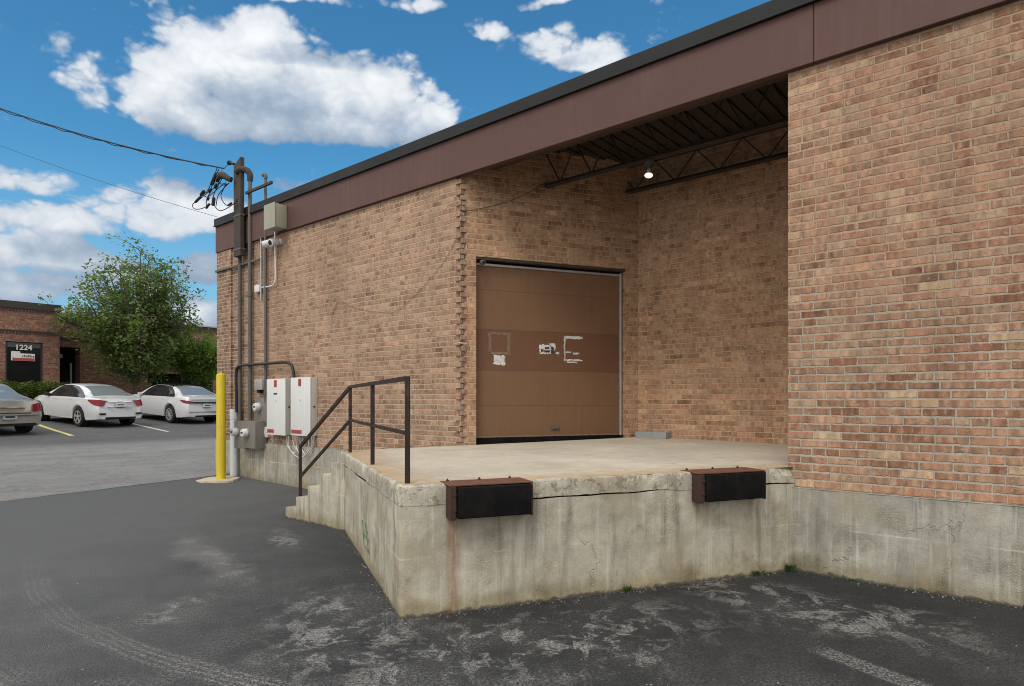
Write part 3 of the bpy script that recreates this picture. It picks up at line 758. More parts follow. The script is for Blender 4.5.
def patch(b, px0, py0, px1, py1, o, jag=.006, seed=1, n=14):
    rn = random.Random(seed)
    a, za = ondoor(px0, py0); c, zc = ondoor(px1, py1)
    pts = []
    for (x0, y0, x1, y1) in ((a, zc, c, zc), (c, zc, c, za), (c, za, a, za), (a, za, a, zc)):
        for k in range(n): pts.append((x0 + (x1 - x0) * k / n + rn.uniform(-jag, jag), y0 + (y1 - y0) * k / n + rn.uniform(-jag, jag)))
    f = [b.bm.verts.new(DW(x, o, z)) for x, z in pts]; f2 = [b.bm.verts.new(DW(x, o + .0012, z)) for x, z in pts]
    b.bm.faces.new(f2); m_ = len(f)
    for k in range(m_): b.bm.faces.new((f[k], f[(k + 1) % m_], f2[(k + 1) % m_], f2[k]))
rec2 = rec + .0008
b = MB()
for q in ((488.5, 333, 491, 354), (507.5, 333, 510.5, 353), (489, 332, 510, 335), (488, 351.5, 511, 354.5)): patch(b, *q, rec2, .008, int(q[0]))
o = b.build('tape_residue', M['tape'], root); o['label'] = 'faded square outline of old tape'
b = MB(); patch(b, 494, 355.5, 505, 365, rec2, .014, 5); patch(b, 497.5, 358, 501.5, 362, rec2 + .0015, .01, 6)
o = b.build('torn_sticker', M['paper'], root); o['label'] = 'small torn white sticker'
b = MB(); patch(b, 539.2, 344.5, 551, 354, rec2, .012, 8); patch(b, 549, 343.6, 555.5, 350, rec2, .014, 9); patch(b, 556, 352, 559, 354, rec2, .01, 10)
o = b.build('torn_sticker', M['paper'], root); o['label'] = 'torn white sticker with dark lettering remains'
b = MB()
for q in ((541, 349, 543.5, 352), (545, 347, 549, 349), (544.5, 350, 550, 352.5), (551, 347, 554, 353)): patch(b, *q, rec2 + .0016, .008, int(q[0] * 7))
b.build('sticker_print', M['dark_print'], root)
b = MB()
for q in ((564, 336, 582.5, 339.2), (564, 336, 565.4, 361), (564, 359.2, 582.5, 361), (566, 351.5, 571, 353), (573, 352.5, 579, 354.6), (567, 361.5, 577, 363.2)): patch(b, *q, rec2, .007, int(q[1] * 3))
o = b.build('torn_sticker', M['paper'], root); o['label'] = 'white border left from a peeled sign'
b = MB()
a_, z_ = ondoor(555, 428)
b.box(DW(a_ - .075, rec, z_ - .035), EE * .15, G * .008, UP * .07, .006, 2)
b.box(DW(a_ - .05, rec + .009, z_ - .012), EE * .10, G * .016, UP * .024, .004, 1)
b.build('handle', M['galv_dull'], root)
# patches of mortar on the toothed corner
b = MB()
p_ = DW(-.005, .004, hit_plane(466, 343.5, P1, N).z)
b.tube(spline([p_ + EE * -.08, p_ + UP * .012, p_ + EE * .10 + UP * -.004], 4), [.006] + [.012] * 7 + [.006], 6)
b.build('mortar_smear', M['footing'], bld)

# ------------------------------------------------------------------ the loading dock
dock = thing('loading_dock', DK(1.8, 1.8, 0), 'raised stained concrete loading dock with chipped edges and steps', 'loading dock')
def slab_z(u, v):
    k = max(0, 1 - u / 1.67)
    return .963 - .006 * min(u, 3.7) / 3.7 - .028 * min(v / 3.6, 1.1) * k + .0058 * max(0, u - 1.67) * max(v, 0)
VST = 3.345; VB = 3.83
CAP = .150
rc = .035
arc = [DK(rc - rc * math.sin(a * math.pi / 10), rc - rc * math.cos(a * math.pi / 10), 0) for a in range(6)]
path = [DK(0, VB, 0), DK(0, rc + .001, 0)] + arc[::-1] + [DK(rc + .01, 0, 0), DK(3.69, 0, 0)]
def uvw(p): w = p - F1; return w.dot(EE), -w.dot(G)
def capz(p): 
    u, v = uvw(p); return slab_z(u, v) - CAP + .016 * noise.noise(Vector((u * 2.5, v * 2.5, 1)))
mb = MB(); rough_wall(path, -.4, lambda p: capz(p) + .0, .045, .006, mb, 1)
wall = mb.build('retaining_wall', M['dock_wall'], dock, smooth=60)
mb = MB()
# cap: side skirt slightly proud, rounded chipped arris, top sheet
def off(p, d):
    u, v = uvw(p)
    return p
rn = random.Random(2)
pts = []
for a, b in zip(path, path[1:]):
    n = max(1, int((b - a).length / .03))
    for k in range(n): pts.append(a.lerp(b, k / n))
pts.append(path[-1])
rings = []
for i, p in enumerate(pts):
    t = (pts[min(i + 1, len(pts) - 1)] - pts[max(i - 1, 0)]).normalized(); nr = Vector((t.y, -t.x, 0))
    u, v = uvw(p); zt = slab_z(u, v); zb = capz(p)
    chip = max(0, noise.noise(Vector((u * 3.1, v * 3.1, 7))) - .02) * .075 + max(0, noise.noise(Vector((u * 11, v * 11, 2)))) * .03
    if v < .2 and u > 3.3: chip += .06 * (u - 3.3) / .36
    w = noise.noise(Vector((u * 6, v * 6, 4))) * .006
    gp = .014 * max(0, min(1, (noise.noise(Vector((u * .9 + 4.3, v * .9, 9))) + .12) * 8)) * (.6 + .8 * abs(noise.noise(Vector((u * 9, v * 9, 5)))))
    w2_ = noise.noise(Vector((u * 23, v * 23, 6))) * .004
    prof = [(-.05, zb + gp), (-.003, zb + gp), (.001 + w, zb + .002 + gp), (.001 + w, zb + .04), (.002 + w * .6 + w2_, (zb + zt) / 2), (.002 - chip * .25 + w2_, zt - .016 - chip), (-.001 - chip * .6, zt - .006 - chip * .5), (-.007 - chip * .9, zt - .001 - chip * .12), (-.035 - chip, zt), ]
    rings.append([mb.bm.verts.new(p + nr * a + UP * z + Vector((0, 0, 1)) * (noise.noise(p * 30 + Vector((0, 0, z * 30))) * .002)) for a, z in prof])
for a, b in zip(rings, rings[1:]):
    for k in range(len(a) - 1): mb.bm.faces.new((a[k], b[k], b[k + 1], a[k + 1]))
mb.build('slab_edge', M['slab_edge'], dock, smooth=35)
mb = MB()
# top sheet inside the arris
def rng(a, b, st): n = max(1, int(round((b - a) / st))); return [a + (b - a) * i / n for i in range(n + 1)]
us = rng(.03, 6.3, .12); vs = rng(.03, VB, .12)
g = [[mb.bm.verts.new(DK(u, v, slab_z(u, v) - .0005 + .002 * noise.noise(Vector((u * 2, v * 2, 0))))) for v in vs] for u in us]
for i in range(len(us) - 1):
    for j in range(len(vs) - 1):
        mb.bm.faces.new((g[i][j], g[i + 1][j], g[i + 1][j + 1], g[i][j + 1]))
mb.poly([DK(0, VB, slab_z(0, VB)), DK(1.8, VB, slab_z(1.8, VB)), DK(1.8, VB, .3), DK(0, VB, .3)])
mb.build('slab', M['slab'], dock, smooth=50)
# steps, running along the facade
Cst = DK(-.006, VST, 0)
tt = [0, .274, .528, .8035, 1.088, 1.352]; zz = [.8145, .653, .476, .308, .145]
NI = -N
mb = MB(); Wst = 1.6
for i in range(5):
    a, b = tt[i], tt[i + 1]
    mb.box(Cst - D * a + UP * -.3 + NI * (.004 * i), -D * (b - a), NI * (Wst - .004 * i), UP * (zz[i] + .3), .012, 2)
mb.prism([Cst + EE * .02 - G * .1, Cst - D * .02 + NI * .1, Cst + NI * Wst, P1 + N * .07, DK(1.5, VB + .01, 0), DK(.02, VB + .01, 0)], .2, .805)
mb.build('steps', M['steps'], dock, smooth=30)
b = MB()
def onside(px, py, o=.014):
    p = hit_plane(px, py, F1 - EE * o, EE); return p
for a, c in (((362.5, 520), (364, 545)), ((364, 545), (368.5, 553)), ((366, 530), (368.5, 552)), ((362.5, 533), (368, 541)), ((365, 521), (367, 537))):
    b.tube([onside(*a), onside(*c)], .004, 5)
b.build('paint_mark', M['green_paint'], dock)

# bumpers
bl_ = ['black rubber dock bumper with rusty top plate near the handrail', 'black rubber dock bumper with rusty plate close to the right brick wall']
for i, (a, c) in enumerate(BU):
    zt = slab_z((a + c) / 2, 0) + .005; w = c - a; hb = .25
    th = thing('dock_bumper', DK((a + c) / 2, 0, zt - hb, .07), bl_[i], 'dock bumper', 'rubber bumpers on the dock front')
    b = MB(); b.box(DK(a + .055, 0, zt - hb + .004, .012), EE * (w - .08), G * .142, UP * (hb - .02), .012, 3)
    b.build('rubber_block', M['rubber'], th, smooth=40)
    b = MB()
    b.box(DK(a - .005, 0, zt - .012, -.15), EE * (w + .005), G * .275, UP * .012, .003, 1)
    b.build('top_plate', M['rust'], th)
    for e in (a, c - .022):
        b = MB(); b.box(DK(e, 0, zt - hb - .006, .008), EE * (.05 if e == a else .02), G * (.118 if e == a else .125), UP * (hb - .008), .005, 1)
        q = b.build('side_plate', M['rust_dark'], th)
    b = MB(); bb_ = []
    for k in range(3): b = MB(); bb_.append(b); b.lathe(DK(a + .05 + k * (w - .1) * .46, 0, zt, -.125), UP, [(.012, 0), (.012, .009), (.006, .010), (.005, .018)], 8)
    for dz_ in (.07, .18): b = MB(); bb_.append(b); b.lathe(DK(a + .035, 0, zt - dz_, .124), G, [(.013, 0), (.012, .012)], 8)
    for b in bb_: b.build('bolt', M['rust_dark'], th)

# handrail
hr = thing('handrail', DK(.08, 2.5, .95), 'dark brown steel handrail along the dock edge and down the steps', 'handrail')
TR, MR = 1.745, 1.335
posts = [(DK(.085, .14, 0)), (DK(.085, 1.768, 0)), (DK(.085, 3.49, 0))]
low = Cst - D * 1.075 + NI * .07
for i, p in enumerate(posts):
    u, v = uvw(p); b = MB()
    b.box(p + Vector((-.018, -.018, slab_z(u, v) - .01)), Vector((.036, 0, 0)), Vector((0, .036, 0)), UP * (TR - slab_z(u, v) + (.028 if i == 0 else 0)), .004, 1)
    b.build('post', M['rail'], hr)
b = MB(); b.box(low + Vector((-.018, -.018, .30)), Vector((.036, 0, 0)), Vector((0, .036, 0)), UP * (.966 - .30), .004, 1); b.build('post', M['rail'], hr)
b = MB(); b.bar(posts[0] + UP * TR, posts[2] + UP * TR, .035, .035); b.build('top_rail', M['rail'], hr)
b = MB(); b.bar(posts[0] + UP * MR, posts[2] + UP * MR, .029, .029); b.build('mid_rail', M['rail'], hr)
b = MB(); b.bar(posts[2] + UP * (TR - .0), low + UP * .966, .036, .036); b.build('sloping_top_rail', M['rail'], hr)
b = MB(); b.bar(posts[2] + UP * (MR - .0), low + UP * .567, .030, .030); b.build('sloping_mid_rail', M['rail'], hr)

# grey block lying on the slab
p_ = hit_plane(668, 443, P3 + N * .12, N); sB = (p_ - P2).dot(D)
p0 = hit_plane(636.5, 442, P3 + N * .14, N); s0_ = (p0 - P2).dot(D)
oW = (P3 - P2).dot(N)
u_, v_ = uvw(F(s0_ + .2, oW + .1, 0))
b = MB(); b.box(F(max(s0_, (P3 - P2).dot(D) + .03), oW + .02, slab_z(u_, v_) - .004), D * (sB - s0_) , N * .16, UP * .095, .006, 2)
tag(b.build('concrete_block', M['block'], loc=F((s0_ + sB) / 2, oW + .1, slab_z(u_, v_))), 'grey concrete block lying on the dock against the bay wall', 'block')

# lamp in the bay
pl_ = F((hit_plane(649, 176, P2 + N * oA, N) - P2).dot(D), oA + .0, 0)
zl = hit_plane(649, 176, P2 + N * oA, N).z
lamp = thing('bay_lamp', pl_ + UP * (zA), 'lit reflector lamp hanging from the dark roof joist', 'lamp')
b = MB(); b.box(pl_ + Vector((-.05, -.05, zl + .155)), Vector((.10, 0, 0)), Vector((0, .10, 0)), UP * .05, .006, 1); b.tube([pl_ + UP * (zl + .155), pl_ + UP * (zl + .08)], .03, 10); b.build('lamp_holder', M['galv_dull'], lamp)
axis = Vector((-.12, -.35, -1)).normalized()
b = MB(); b.lathe(pl_ + UP * (zl + .09), axis, [(.022, 0), (.028, .03), (.042, .07), (.055, .09), (.055, .10)], 20); b.build('reflector', M['white_plastic'], lamp, smooth=40)
ml, t = newmat('lit_lamp_face'); bb = t.bsdf((.9, .88, .8), .4); bb.inputs['Emission Color'].default_value = (1, .9, .72, 1); bb.inputs['Emission Strength'].default_value = 1.3
b = MB(); b.lathe(pl_ + UP * (zl + .09) + axis * .1005, axis, [(.052, 0), (.045, .006), (.03, .009), (.004, .010)], 20); b.build('lamp_face', ml, lamp, smooth=60)
# conduit feeding the lamp and a drop cable
a1 = hit_plane(545, 186, P1 + G * .05, G)
# door camera
ca, cz = ondoor(482, 262, 0)
dc = thing('door_camera', DW(ca, 0, cz), 'small round security camera at the upper corner of the overhead door', 'security camera')
b = MB(); b.lathe(DW(ca, -.03, cz), G + UP * -.2, [(.02, 0), (.035, .03), (.037, .09), (.03, .10)], 16); b.build('camera_body', M['galv_dull'], dc, smooth=40)
b = MB(); b.lathe(DW(ca, .072, cz - .02), G + UP * -.2, [(.022, 0), (.018, .006)], 16); b.build('lens', M['dark_lens'], dc)

# cables stapled to the brick
def fp(px, py, o=.012): s_, z_ = onfac(px, py, o); return F(s_, o, z_)
pts = [fp(463, 214, .02), fp(459, 228), fp(455, 240), fp(446, 258), fp(430, 279), fp(411, 299), fp(396, 311), fp(378, 312), fp(356, 308), fp(339, 302), fp(331, 318)]
b = MB(); b.tube(spline(pts, 5), .0026, 5)
tag(b.build('loose_cable', M['galv_dull'], loc=fp(411, 299)), 'thin dark cable sagging across the left brick wall', 'cable')
pts = [DW(.02, .02, hit_plane(467, 213, P1, G).z)] + [hit_plane(x, y, P1 + G * .012, G) for x, y in ((478, 209), (500, 204), (520, 197), (535, 189), (548, 181))]
b = MB(); b.tube(spline(pts, 5), .0035, 5)
tag(b.build('loose_cable', M['cable'], loc=pts[2]), 'thin dark cable rising to the joist above the overhead door', 'cable')

# ------------------------------------------------------------------ services on the left wall
def fbox(px0, py0, px1, py1, ob, of, mat, name, parent, bev=.008, label=None):
    s0, z0 = onfac(px0, (py0 + py1) / 2, of); s1, _ = onfac(px1, (py0 + py1) / 2, of)
    xm = (px0 + px1) / 2; zt = onfac(xm, py0, of)[1]; zb = onfac(xm, py1, of)[1]
    b = MB(); b.box(F(s0, ob, zb), D * (s1 - s0), N * (of - ob), UP * (zt - zb), bev, 2)
    o = b.build(name, mat, parent, smooth=30)
    if label: o['label'] = label
    return (s0, s1, zb, zt)
def fquad(b, s0, s1, z0, z1, o): b.box(F(s0, o, z0), D * (s1 - s0), N * .002, UP * (z1 - z0))

labs = ['left of two tall white electrical cabinets on the brick wall', 'right of two tall white electrical cabinets, next to the handrail']
for i, (x0, y0, x1, y1) in enumerate(((267.9, 379, 286.2, 434.8), (291.9, 377.6, 311.1, 435.6))):
    s0, z0 = onfac((x0 + x1) / 2, y1, .14)
    th = thing('electrical_cabinet', F(s0, .07, z0), labs[i], 'electrical cabinet', 'white electrical cabinets on the wall')
    (a, c, zb, zt) = fbox(x0, y0, x1, y1, .0, .125, M['cabinet_side'], 'cabinet_body', th)
    b = MB(); b.box(F(a - .004, .1265, zb - .004), D * (c - a + .008), N * .022, UP * (zt - zb + .008), .006, 2); b.build('cabinet_door', M['cabinet'], th, smooth=30)
    b = MB(); fquad(b, a + (c - a) * .40, a + (c - a) * .56, zt - .15, zt - .02, .1485); b.build('red_sticker', M['red_label'], th); b = MB(); fquad(b, a + .02, a + (c - a) * (.4 if i == 0 else .58), zb + .03, zb + .10, .1485)
    b.build('red_sticker', M['red_label'], th)
    if i == 0: b = MB(); fquad(b, a + (c - a) * .38, a + (c - a) * .58, zt - .285, zt - .255, .1485); b.build('display', M['dark_print'], th)
    b = MB()
    for k in range(3): fquad(b, a + (c - a) * .43, a + (c - a) * .53, zt - .06 - k * .035, zt - .05 - k * .035, .1507)
    fquad(b, a + .035, a + (c - a) * (.35 if i == 0 else .5), zb + .055, zb + .062, .1507); fquad(b, a + .035, a + (c - a) * (.3 if i == 0 else .42), zb + .075, zb + .082, .1507)
    b.build('label_lettering', M['dark_print'], th)
    b = MB(); b.lathe(F((a + c) / 2, .1485, zt - .38), N, [(.028, 0), (.026, .006)], 16); b.build('lock', M['white_plastic'], th)
    b = MB(); b.lathe(F(c, .07, (zb + zt) / 2), D, [(.016, 0), (.015, .02), (.007, .025)], 10); b.build('latch', M['black_plastic'], th)

def meter(px, py, o, parent, r=.085):
    s, z = onfac(px, py, o); b = MB()
    b.lathe(F(s, o, z), N, [(r * 1.05, 0), (r * 1.05, .03), (r, .032)], 24); b.build('meter_ring', M['galv'], parent, smooth=40)
    b = MB(); b.lathe(F(s, o + .032, z), N, [(r * .93, 0), (r * .92, .055), (r * .80, .075), (.01, .080)], 24); b.build('meter_cover', M['white_plastic'], parent, smooth=50)
    b = MB(); b.box(F(s - .04, o + .108, z - .012), D * .08, N * .006, UP * .03); b.build('meter_face', M['dark_print'], parent)
s_, z_ = onfac(247, 448, .1)
th = thing('meter_panel', F(s_, .06, z_), 'wide weathered grey panel with two round electric meters above the foundation', 'electric meter')
fbox(234.2, 421, 244.6, 448.5, .02, .26, M['meter_grey'], 'meter_box', th); fbox(244.8, 421, 255.1, 448.5, .02, .26, M['meter_grey'], 'meter_box', th)
meter(236.9, 432, .26, th); meter(247.2, 432.8, .26, th)
s_, z_ = onfac(262, 423, .1)
th = thing('meter_panel', F(s_, .05, z_), 'narrow grey board with a single round electric meter beside the cabinets', 'electric meter')
fbox(256, 397.4, 266.2, 423, 0, .06, M['meter_grey'], 'meter_box', th); meter(259.6, 407, .06, th)
s_, z_ = onfac(259, 390, .1)
th = thing('disconnect_box', F(s_, .05, z_), 'small pale grey box above the single round meter', 'junction box')
fbox(254.1, 379.4, 261.8, 389.8, 0, .12, M['galv'], 'box_body', th); b = MB(); ss_, zs_ = onfac(259, 391, .06); b.box(F(ss_ - .05, .02, zs_ - .04), D * .1, N * .06, UP * .06); b.build('bottom_fitting', M['black_plastic'], th)
s_, z_ = onfac(264, 437, .05)
th = thing('junction_box', F(s_, .03, z_), 'small white box low on the wall between meter and cabinet', 'junction box')
fbox(260.8, 426.7, 267.2, 437.2, 0, .07, M['white_plastic'], 'box_body', th); s0, z0 = onfac(264, 431, .07)
b = MB(); b.box(F(s0 - .05, .071, z0 - .07), D * .10, N * .008, UP * .11, .003, 1); b.build('box_cover', M['white_plastic'], th)
s_, z_ = onfac(270, 228, .1)
th = thing('junction_box', F(s_, .1, z_), 'olive beige steel box high on the wall by the roof edge', 'junction box')
(a, c, zb, zt) = fbox(265, 204.5, 275.3, 228, .06, .29, M['beige_box'], 'box_body', th)
b = MB(); b.box(F(a - .01, .291, zb - .012), D * (c - a + .02), N * .018, UP * (zt - zb + .024), .005, 2); b.build('box_cover', M['beige_box'], th)

# two bullet cameras on one bracket
s_, z_ = onfac(273, 243, .08)
for k, (px, py, dr, lb) in enumerate(((268.5, 243, -D * .75 + N * .6 + UP * -.25, 'left white bullet camera below the beige box'), (274.5, 242, D * .15 + N * .95 + UP * -.28, 'right white bullet camera below the beige box facing the lot'))):
    s_, z_ = onfac(px, py, .12); th = thing('security_camera', F(s_, .03, z_), lb, 'security camera', 'white security cameras on the left wall')
    c0_ = F(s_, .10, z_)
    b = MB(); b.lathe(F(s_ + .02, 0.0, z_ + .02), N, [(.055, 0), (.055, .03), (.03, .04), (.022, .09)], 16); b.build('camera_mount', M['white_plastic'], th, smooth=40)
    dr = dr.normalized(); b = MB(); b.lathe(c0_, dr, [(.03, -.06), (.062, -.04), (.07, .02), (.07, .12), (.058, .125)], 20); b.build('camera_body', M['white_plastic'], th, smooth=40)
    b = MB(); b.lathe(c0_ + dr * .122, dr, [(.05, 0), (.046, .006), (.02, .008)], 20); b.build('lens', M['dark_lens'], th, smooth=40)

def pipe(name, pts, r, mat, label, cat='conduit', group='conduits on the left wall', clamps=(), seg=10):
    b = MB(); b.tube(pts, r, seg)
    o = b.build(name, mat, loc=Vector(pts[-1]), smooth=50); tag(o, label, cat, group)
    return o
def vline(px, y0, y1, o):
    s, z0 = onfac(px, y0, o); z1 = onfac(px, y1, o)[1]
    return [F(s, o, z0), F(s, o, z1)]
pA = vline(239.8, 205, 428, .07); pA2 = vline(250, 180, 428, .07); pC = vline(265.6, 178, 402, .05)
def coupled(name, pts, r, mat, label, at):
    b = MB(); b.tube(pts, r, 12)
    for k in at:
        c = pts[0].lerp(pts[1], k); b.tube([c + UP * .05, c - UP * .05], r * 1.22, 12)
    o = b.build(name, mat, loc=pts[1], smooth=50); return tag(o, label, 'conduit', 'conduits on the left wall')
coupled('service_conduit', pA, .036, M['galv_dull'], 'thick grey conduit left of the pair, running behind the timber mast', (.42, .97))
th = thing('service_mast', pA2[1], 'thick grey conduit with hooded weatherhead right of the timber mast', 'conduit', 'conduits on the left wall')
b = MB(); b.tube(pA2, .039, 12); b.tube([pA2[0].lerp(pA2[1], .46) + UP * .05, pA2[0].lerp(pA2[1], .46) - UP * .05], .048, 12); b.build('conduit', M['galv_dull'], th, smooth=50)
tp = pA2[0]
b = MB(); b.tube(spline([tp - UP * .02, tp + UP * .10, tp + UP * .19 - D * .05 + N * .04, tp + UP * .22 - D * .17 + N * .1, tp + UP * .17 - D * .27 + N * .16], 4), [.052, .055, .058, .06, .06, .06, .06, .06, .06, .06, .062, .062, .065, .065, .06, .056, .05], 12); b.build('weatherhead', M['timber'], th, smooth=50)
th = thing('service_conduit', pC[1], 'slim grey conduit with a small bent top beside the beige box', 'conduit', 'conduits on the left wall')
b = MB(); b.tube(pC, .026, 10); b.build('conduit', M['galv_dull'], th, smooth=50)
tp = pC[0]; b = MB(); b.tube(spline([tp - UP * .01, tp + UP * .05, tp + UP * .08 - D * .05, tp + UP * .06 - D * .09], 4), .035, 10); b.build('weatherhead', M['galv_dull'], th, smooth=50)
# timber mast
ms, mz = onfac(241.3, 257, .10); mt = onfac(241.3, 162.5, .10)[1]
th = thing('timber_mast', F(ms, .1, mz), 'weathered timber mast strapped to the wall and rising above the roof', 'utility mast')
b = MB(); sw = onfac(244.0, 200, .2)[0] - onfac(237.0, 200, .2)[0]
b.box(F(ms - sw / 2, .105, mz), D * sw, N * .085, UP * (mt - mz), .012, 2)
vts = [v for v in b.bm.verts if v.co.z > mt - .05]
for v in vts: v.co.z += ((v.co - F(ms, 0, 0)).dot(D)) * .45
b.build('post', M['timber'], th)
for z in (mz + .12, mz + (mt - mz) * .42): b = MB(); b.box(F(ms - sw / 2 - .01, .10, z), D * (sw + .02), N * .096, UP * .03); b.build('strap', M['galv_dull'], th)
b = MB(); hz = onfac(234, 164, .18)[1]; b.tube([F(ms - sw / 2, .18, hz), F(ms - sw / 2 - .12, .2, hz + .05)], .025, 8); b.lathe(F(ms - sw / 2 - .10, .2, hz + .04), -D + UP * .3, [(.02, 0), (.045, .02), (.03, .05), (.045, .07), (.02, .09)], 12)
b.build('cable_hook', M['black_plastic'], th, smooth=40)
b = MB(); hz2 = onfac(230, 181, .2)[1]; b.tube(spline([F(ms - sw * .3, .26, hz2 - .03), F(ms - sw * .5, .3, hz2 + .0), F(ms - sw * .5 - .13, .34, hz2 + .08), F(ms - sw * .5 - .24, .36, hz2 + .08)], 4), [.055] * 6 + [.06, .062, .065, .068, .07, .068, .06], 12); b.build('weatherhead', M['timber'], th, smooth=50)
# strut and cross bar
s0, z0 = onfac(215.5, 270.5, .06); s1, z1 = onfac(259.5, 260.6, .06)
b = MB(); b.box(F(s0, .035, (z0 + z1) / 2 - .02), D * (s1 - s0), N * .04, UP * .041, .003, 1); tag(b.build('strut_channel', M['galv_dull'], loc=F(s0, .05, z0)), 'horizontal steel strut clamping the conduits below the timber mast', 'strut')
s0, z0 = onfac(246, 192, .14); s1, z1 = onfac(272, 183.5, .14)
b = MB(); b.box(F(s0, .12, (z0 + z1) / 2 - .025), D * (s1 - s0), N * .04, UP * .05, .003, 1); tag(b.build('cross_bar', M['timber'], loc=F(s0, .14, z0)), 'short dark cross bar tying the slim conduit to the mast', 'strut')
# white camera conduit and box
pts = [fp(275, 227.5, .05), fp(275.3, 255, .05), fp(275.5, 277, .05), fp(274.5, 283, .05), fp(271.5, 286, .05), fp(262, 287.5, .05)]
b = MB(); b.tube(pts[:1] + spline(pts[1:], 5), .016, 8); tag(b.build('camera_conduit', M['white_plastic'], loc=pts[-1], smooth=60), 'slim white conduit bending from the beige box under the cameras', 'conduit', 'conduits on the left wall')
b = MB(); b.tube(vline(261, 236, 300, .04), .016, 8); tag(b.build('camera_conduit', M['galv'], loc=fp(261, 300, .04), smooth=60), 'slim pale vertical conduit left of the cameras', 'conduit', 'conduits on the left wall')
th = thing('junction_box', fp(257, 292, .05), 'tiny white box at the foot of the camera conduit', 'junction box')
fbox(254.2, 285, 259, 292, 0, .07, M['white_plastic'], 'box_body', th)
b = MB(); s0, z0 = onfac(256.6, 285.3, .07); b.box(F(s0 - .05, .015, z0), D * .1, N * .045, UP * .015); b.build('box_cover', M['galv'], th)
# pvc riser, black hoop conduit, loops below the cabinets
b = MB(); q = vline(234.4, 409, 474, .11); gz = hgt(q[1]) - .05; q[1].z = gz
b.tube(q, .082, 16); b.tube([q[0] - UP * .2, q[0] + UP * .0], .088, 16)
tag(b.build('plastic_riser', M['pvc'], loc=q[1], smooth=50), 'fat white plastic riser pipe standing at the foot of the wall', 'pipe')
pts = [fp(236.6, 412, .12), fp(236.3, 392, .12), fp(236.2, 374, .12), fp(237.6, 367.5, .12), fp(243.5, 365.2, .12), fp(264, 363.8, .12), fp(283, 362.3, .12), fp(289, 363.2, .12), fp(292.3, 367, .12), fp(294.2, 377.8, .12)]
b = MB(); b.tube(spline(pts, 5), .028, 10); tag(b.build('flexible_conduit', M['black_plastic'], loc=pts[-1], smooth=60), 'black conduit hoop from the plastic riser over to the right cabinet', 'conduit')
rn = random.Random(5)
b = MB()
for (x0, x1, dp, w) in ((287, 303, 17, .09), (289, 312, 22, .12), (293, 306, 15, .05), (300, 314, 19, .07), (296, 309, 21, .1)):
    pts = [fp(x0, 436, w), fp(x0 + 1, 436 + dp * .6, w), fp((x0 + x1) / 2, 436 + dp, w + .03), fp(x1 - 1, 436 + dp * .55, w), fp(x1, 436, w)]
    b.tube(spline(pts, 6), .009, 6)
tag(b.build('cable_loops', M['white_cable'], loc=fp(300, 440, .1), smooth=60), 'pale cable loops hanging below the right electrical cabinet', 'cable')
b = MB()
for (x0, x1, dp) in ((268, 273, 14), (269, 277, 18)):
    pts = [fp(x0, 443, .03), fp(x0 + .5, 443 + dp * .6, .03), fp((x0 + x1) / 2, 441 + dp, .04), fp(x1, 436, .06)]
    b.tube(spline(pts, 6), .006, 6)
tag(b.build('cable_loops', M['white_cable'], loc=fp(275, 446, .03), smooth=60), 'thin pale cable loop hanging from the small white box', 'cable')
b = MB(); b.tube(vline(239.8, 446, 474, .05), .03, 8); tag(b.build('ground_pipe', M['galv_dull'], loc=fp(239.8, 474, .05), smooth=60), 'short dark pipe from the two-meter panel down to the ground', 'pipe')

# overhead drop cables and splices
hk = F(ms - sw / 2 - .14, .2, hz + .05)
far1 = CAM + ray(-160, 40) * 15.5
def sag(a, b, s, n=24): return [a.lerp(b, k / n) - UP * (4 * s * (k / n) * (1 - k / n)) for k in range(n + 1)]
end = fp(224, 168.5, .25)
b = MB()
b.tube(sag(end, far1, .33), .014, 6)
b.tube([q + Vector((0, .0, .018 * math.sin(i * 2.4))) for i, q in enumerate(sag(end, far1, .36, 40))], .010, 6)
b.tube([end, hk], .007, 5)
tag(b.build('service_drop', M['cable'], loc=end, smooth=60), 'thick twisted service cable sagging to the timber mast', 'cable')
far2 = CAM + ray(-160, 76) * 19
b = MB(); e2 = fp(217.5, 217, -.2); b.tube(sag(e2, far2, .25), .0045, 5)
tag(b.build('drop_wire', M['cable'], loc=e2, smooth=60), 'thin single wire running off from the far roof corner', 'cable')
b = MB()
def wp(x, y, o): return fp(x, y, o)
loops = [[(217, 168), (214, 178), (212, 186), (209, 191), (200, 199), (193, 204), (194, 208.5), (200, 209), (208, 206), (214, 203)],
         [(219, 169), (216, 177), (221, 184), (226, 183), (223, 190), (221, 197), (226, 205), (234, 204), (238, 199)],
         [(215, 172), (219, 182), (212, 190), (207, 199), (206, 209)],
         [(222, 170), (222, 178), (218, 186), (214, 194), (213, 202), (217, 209), (222, 210.5), (229, 207), (236, 202)],
         [(213, 178), (208, 190), (203, 195)], [(227, 184), (221, 186), (214, 192), (207, 197), (202, 194)],
         [(229, 183), (224, 188), (218, 196), (216, 206)]]
for i, l in enumerate(loops): b.tube(spline([wp(x, y, .28 + .07 * math.sin(i * 1.9 + k * .8)) for k, (x, y) in enumerate(l)], 5), .009, 5)
lo_ = b
th = thing('splice_wires', wp(215, 190, .3), 'tangle of looped black wires with splice sleeves beside the timber mast', 'cable')
b.build('wire_loop', M['cable'], th, smooth=60)
b = MB()
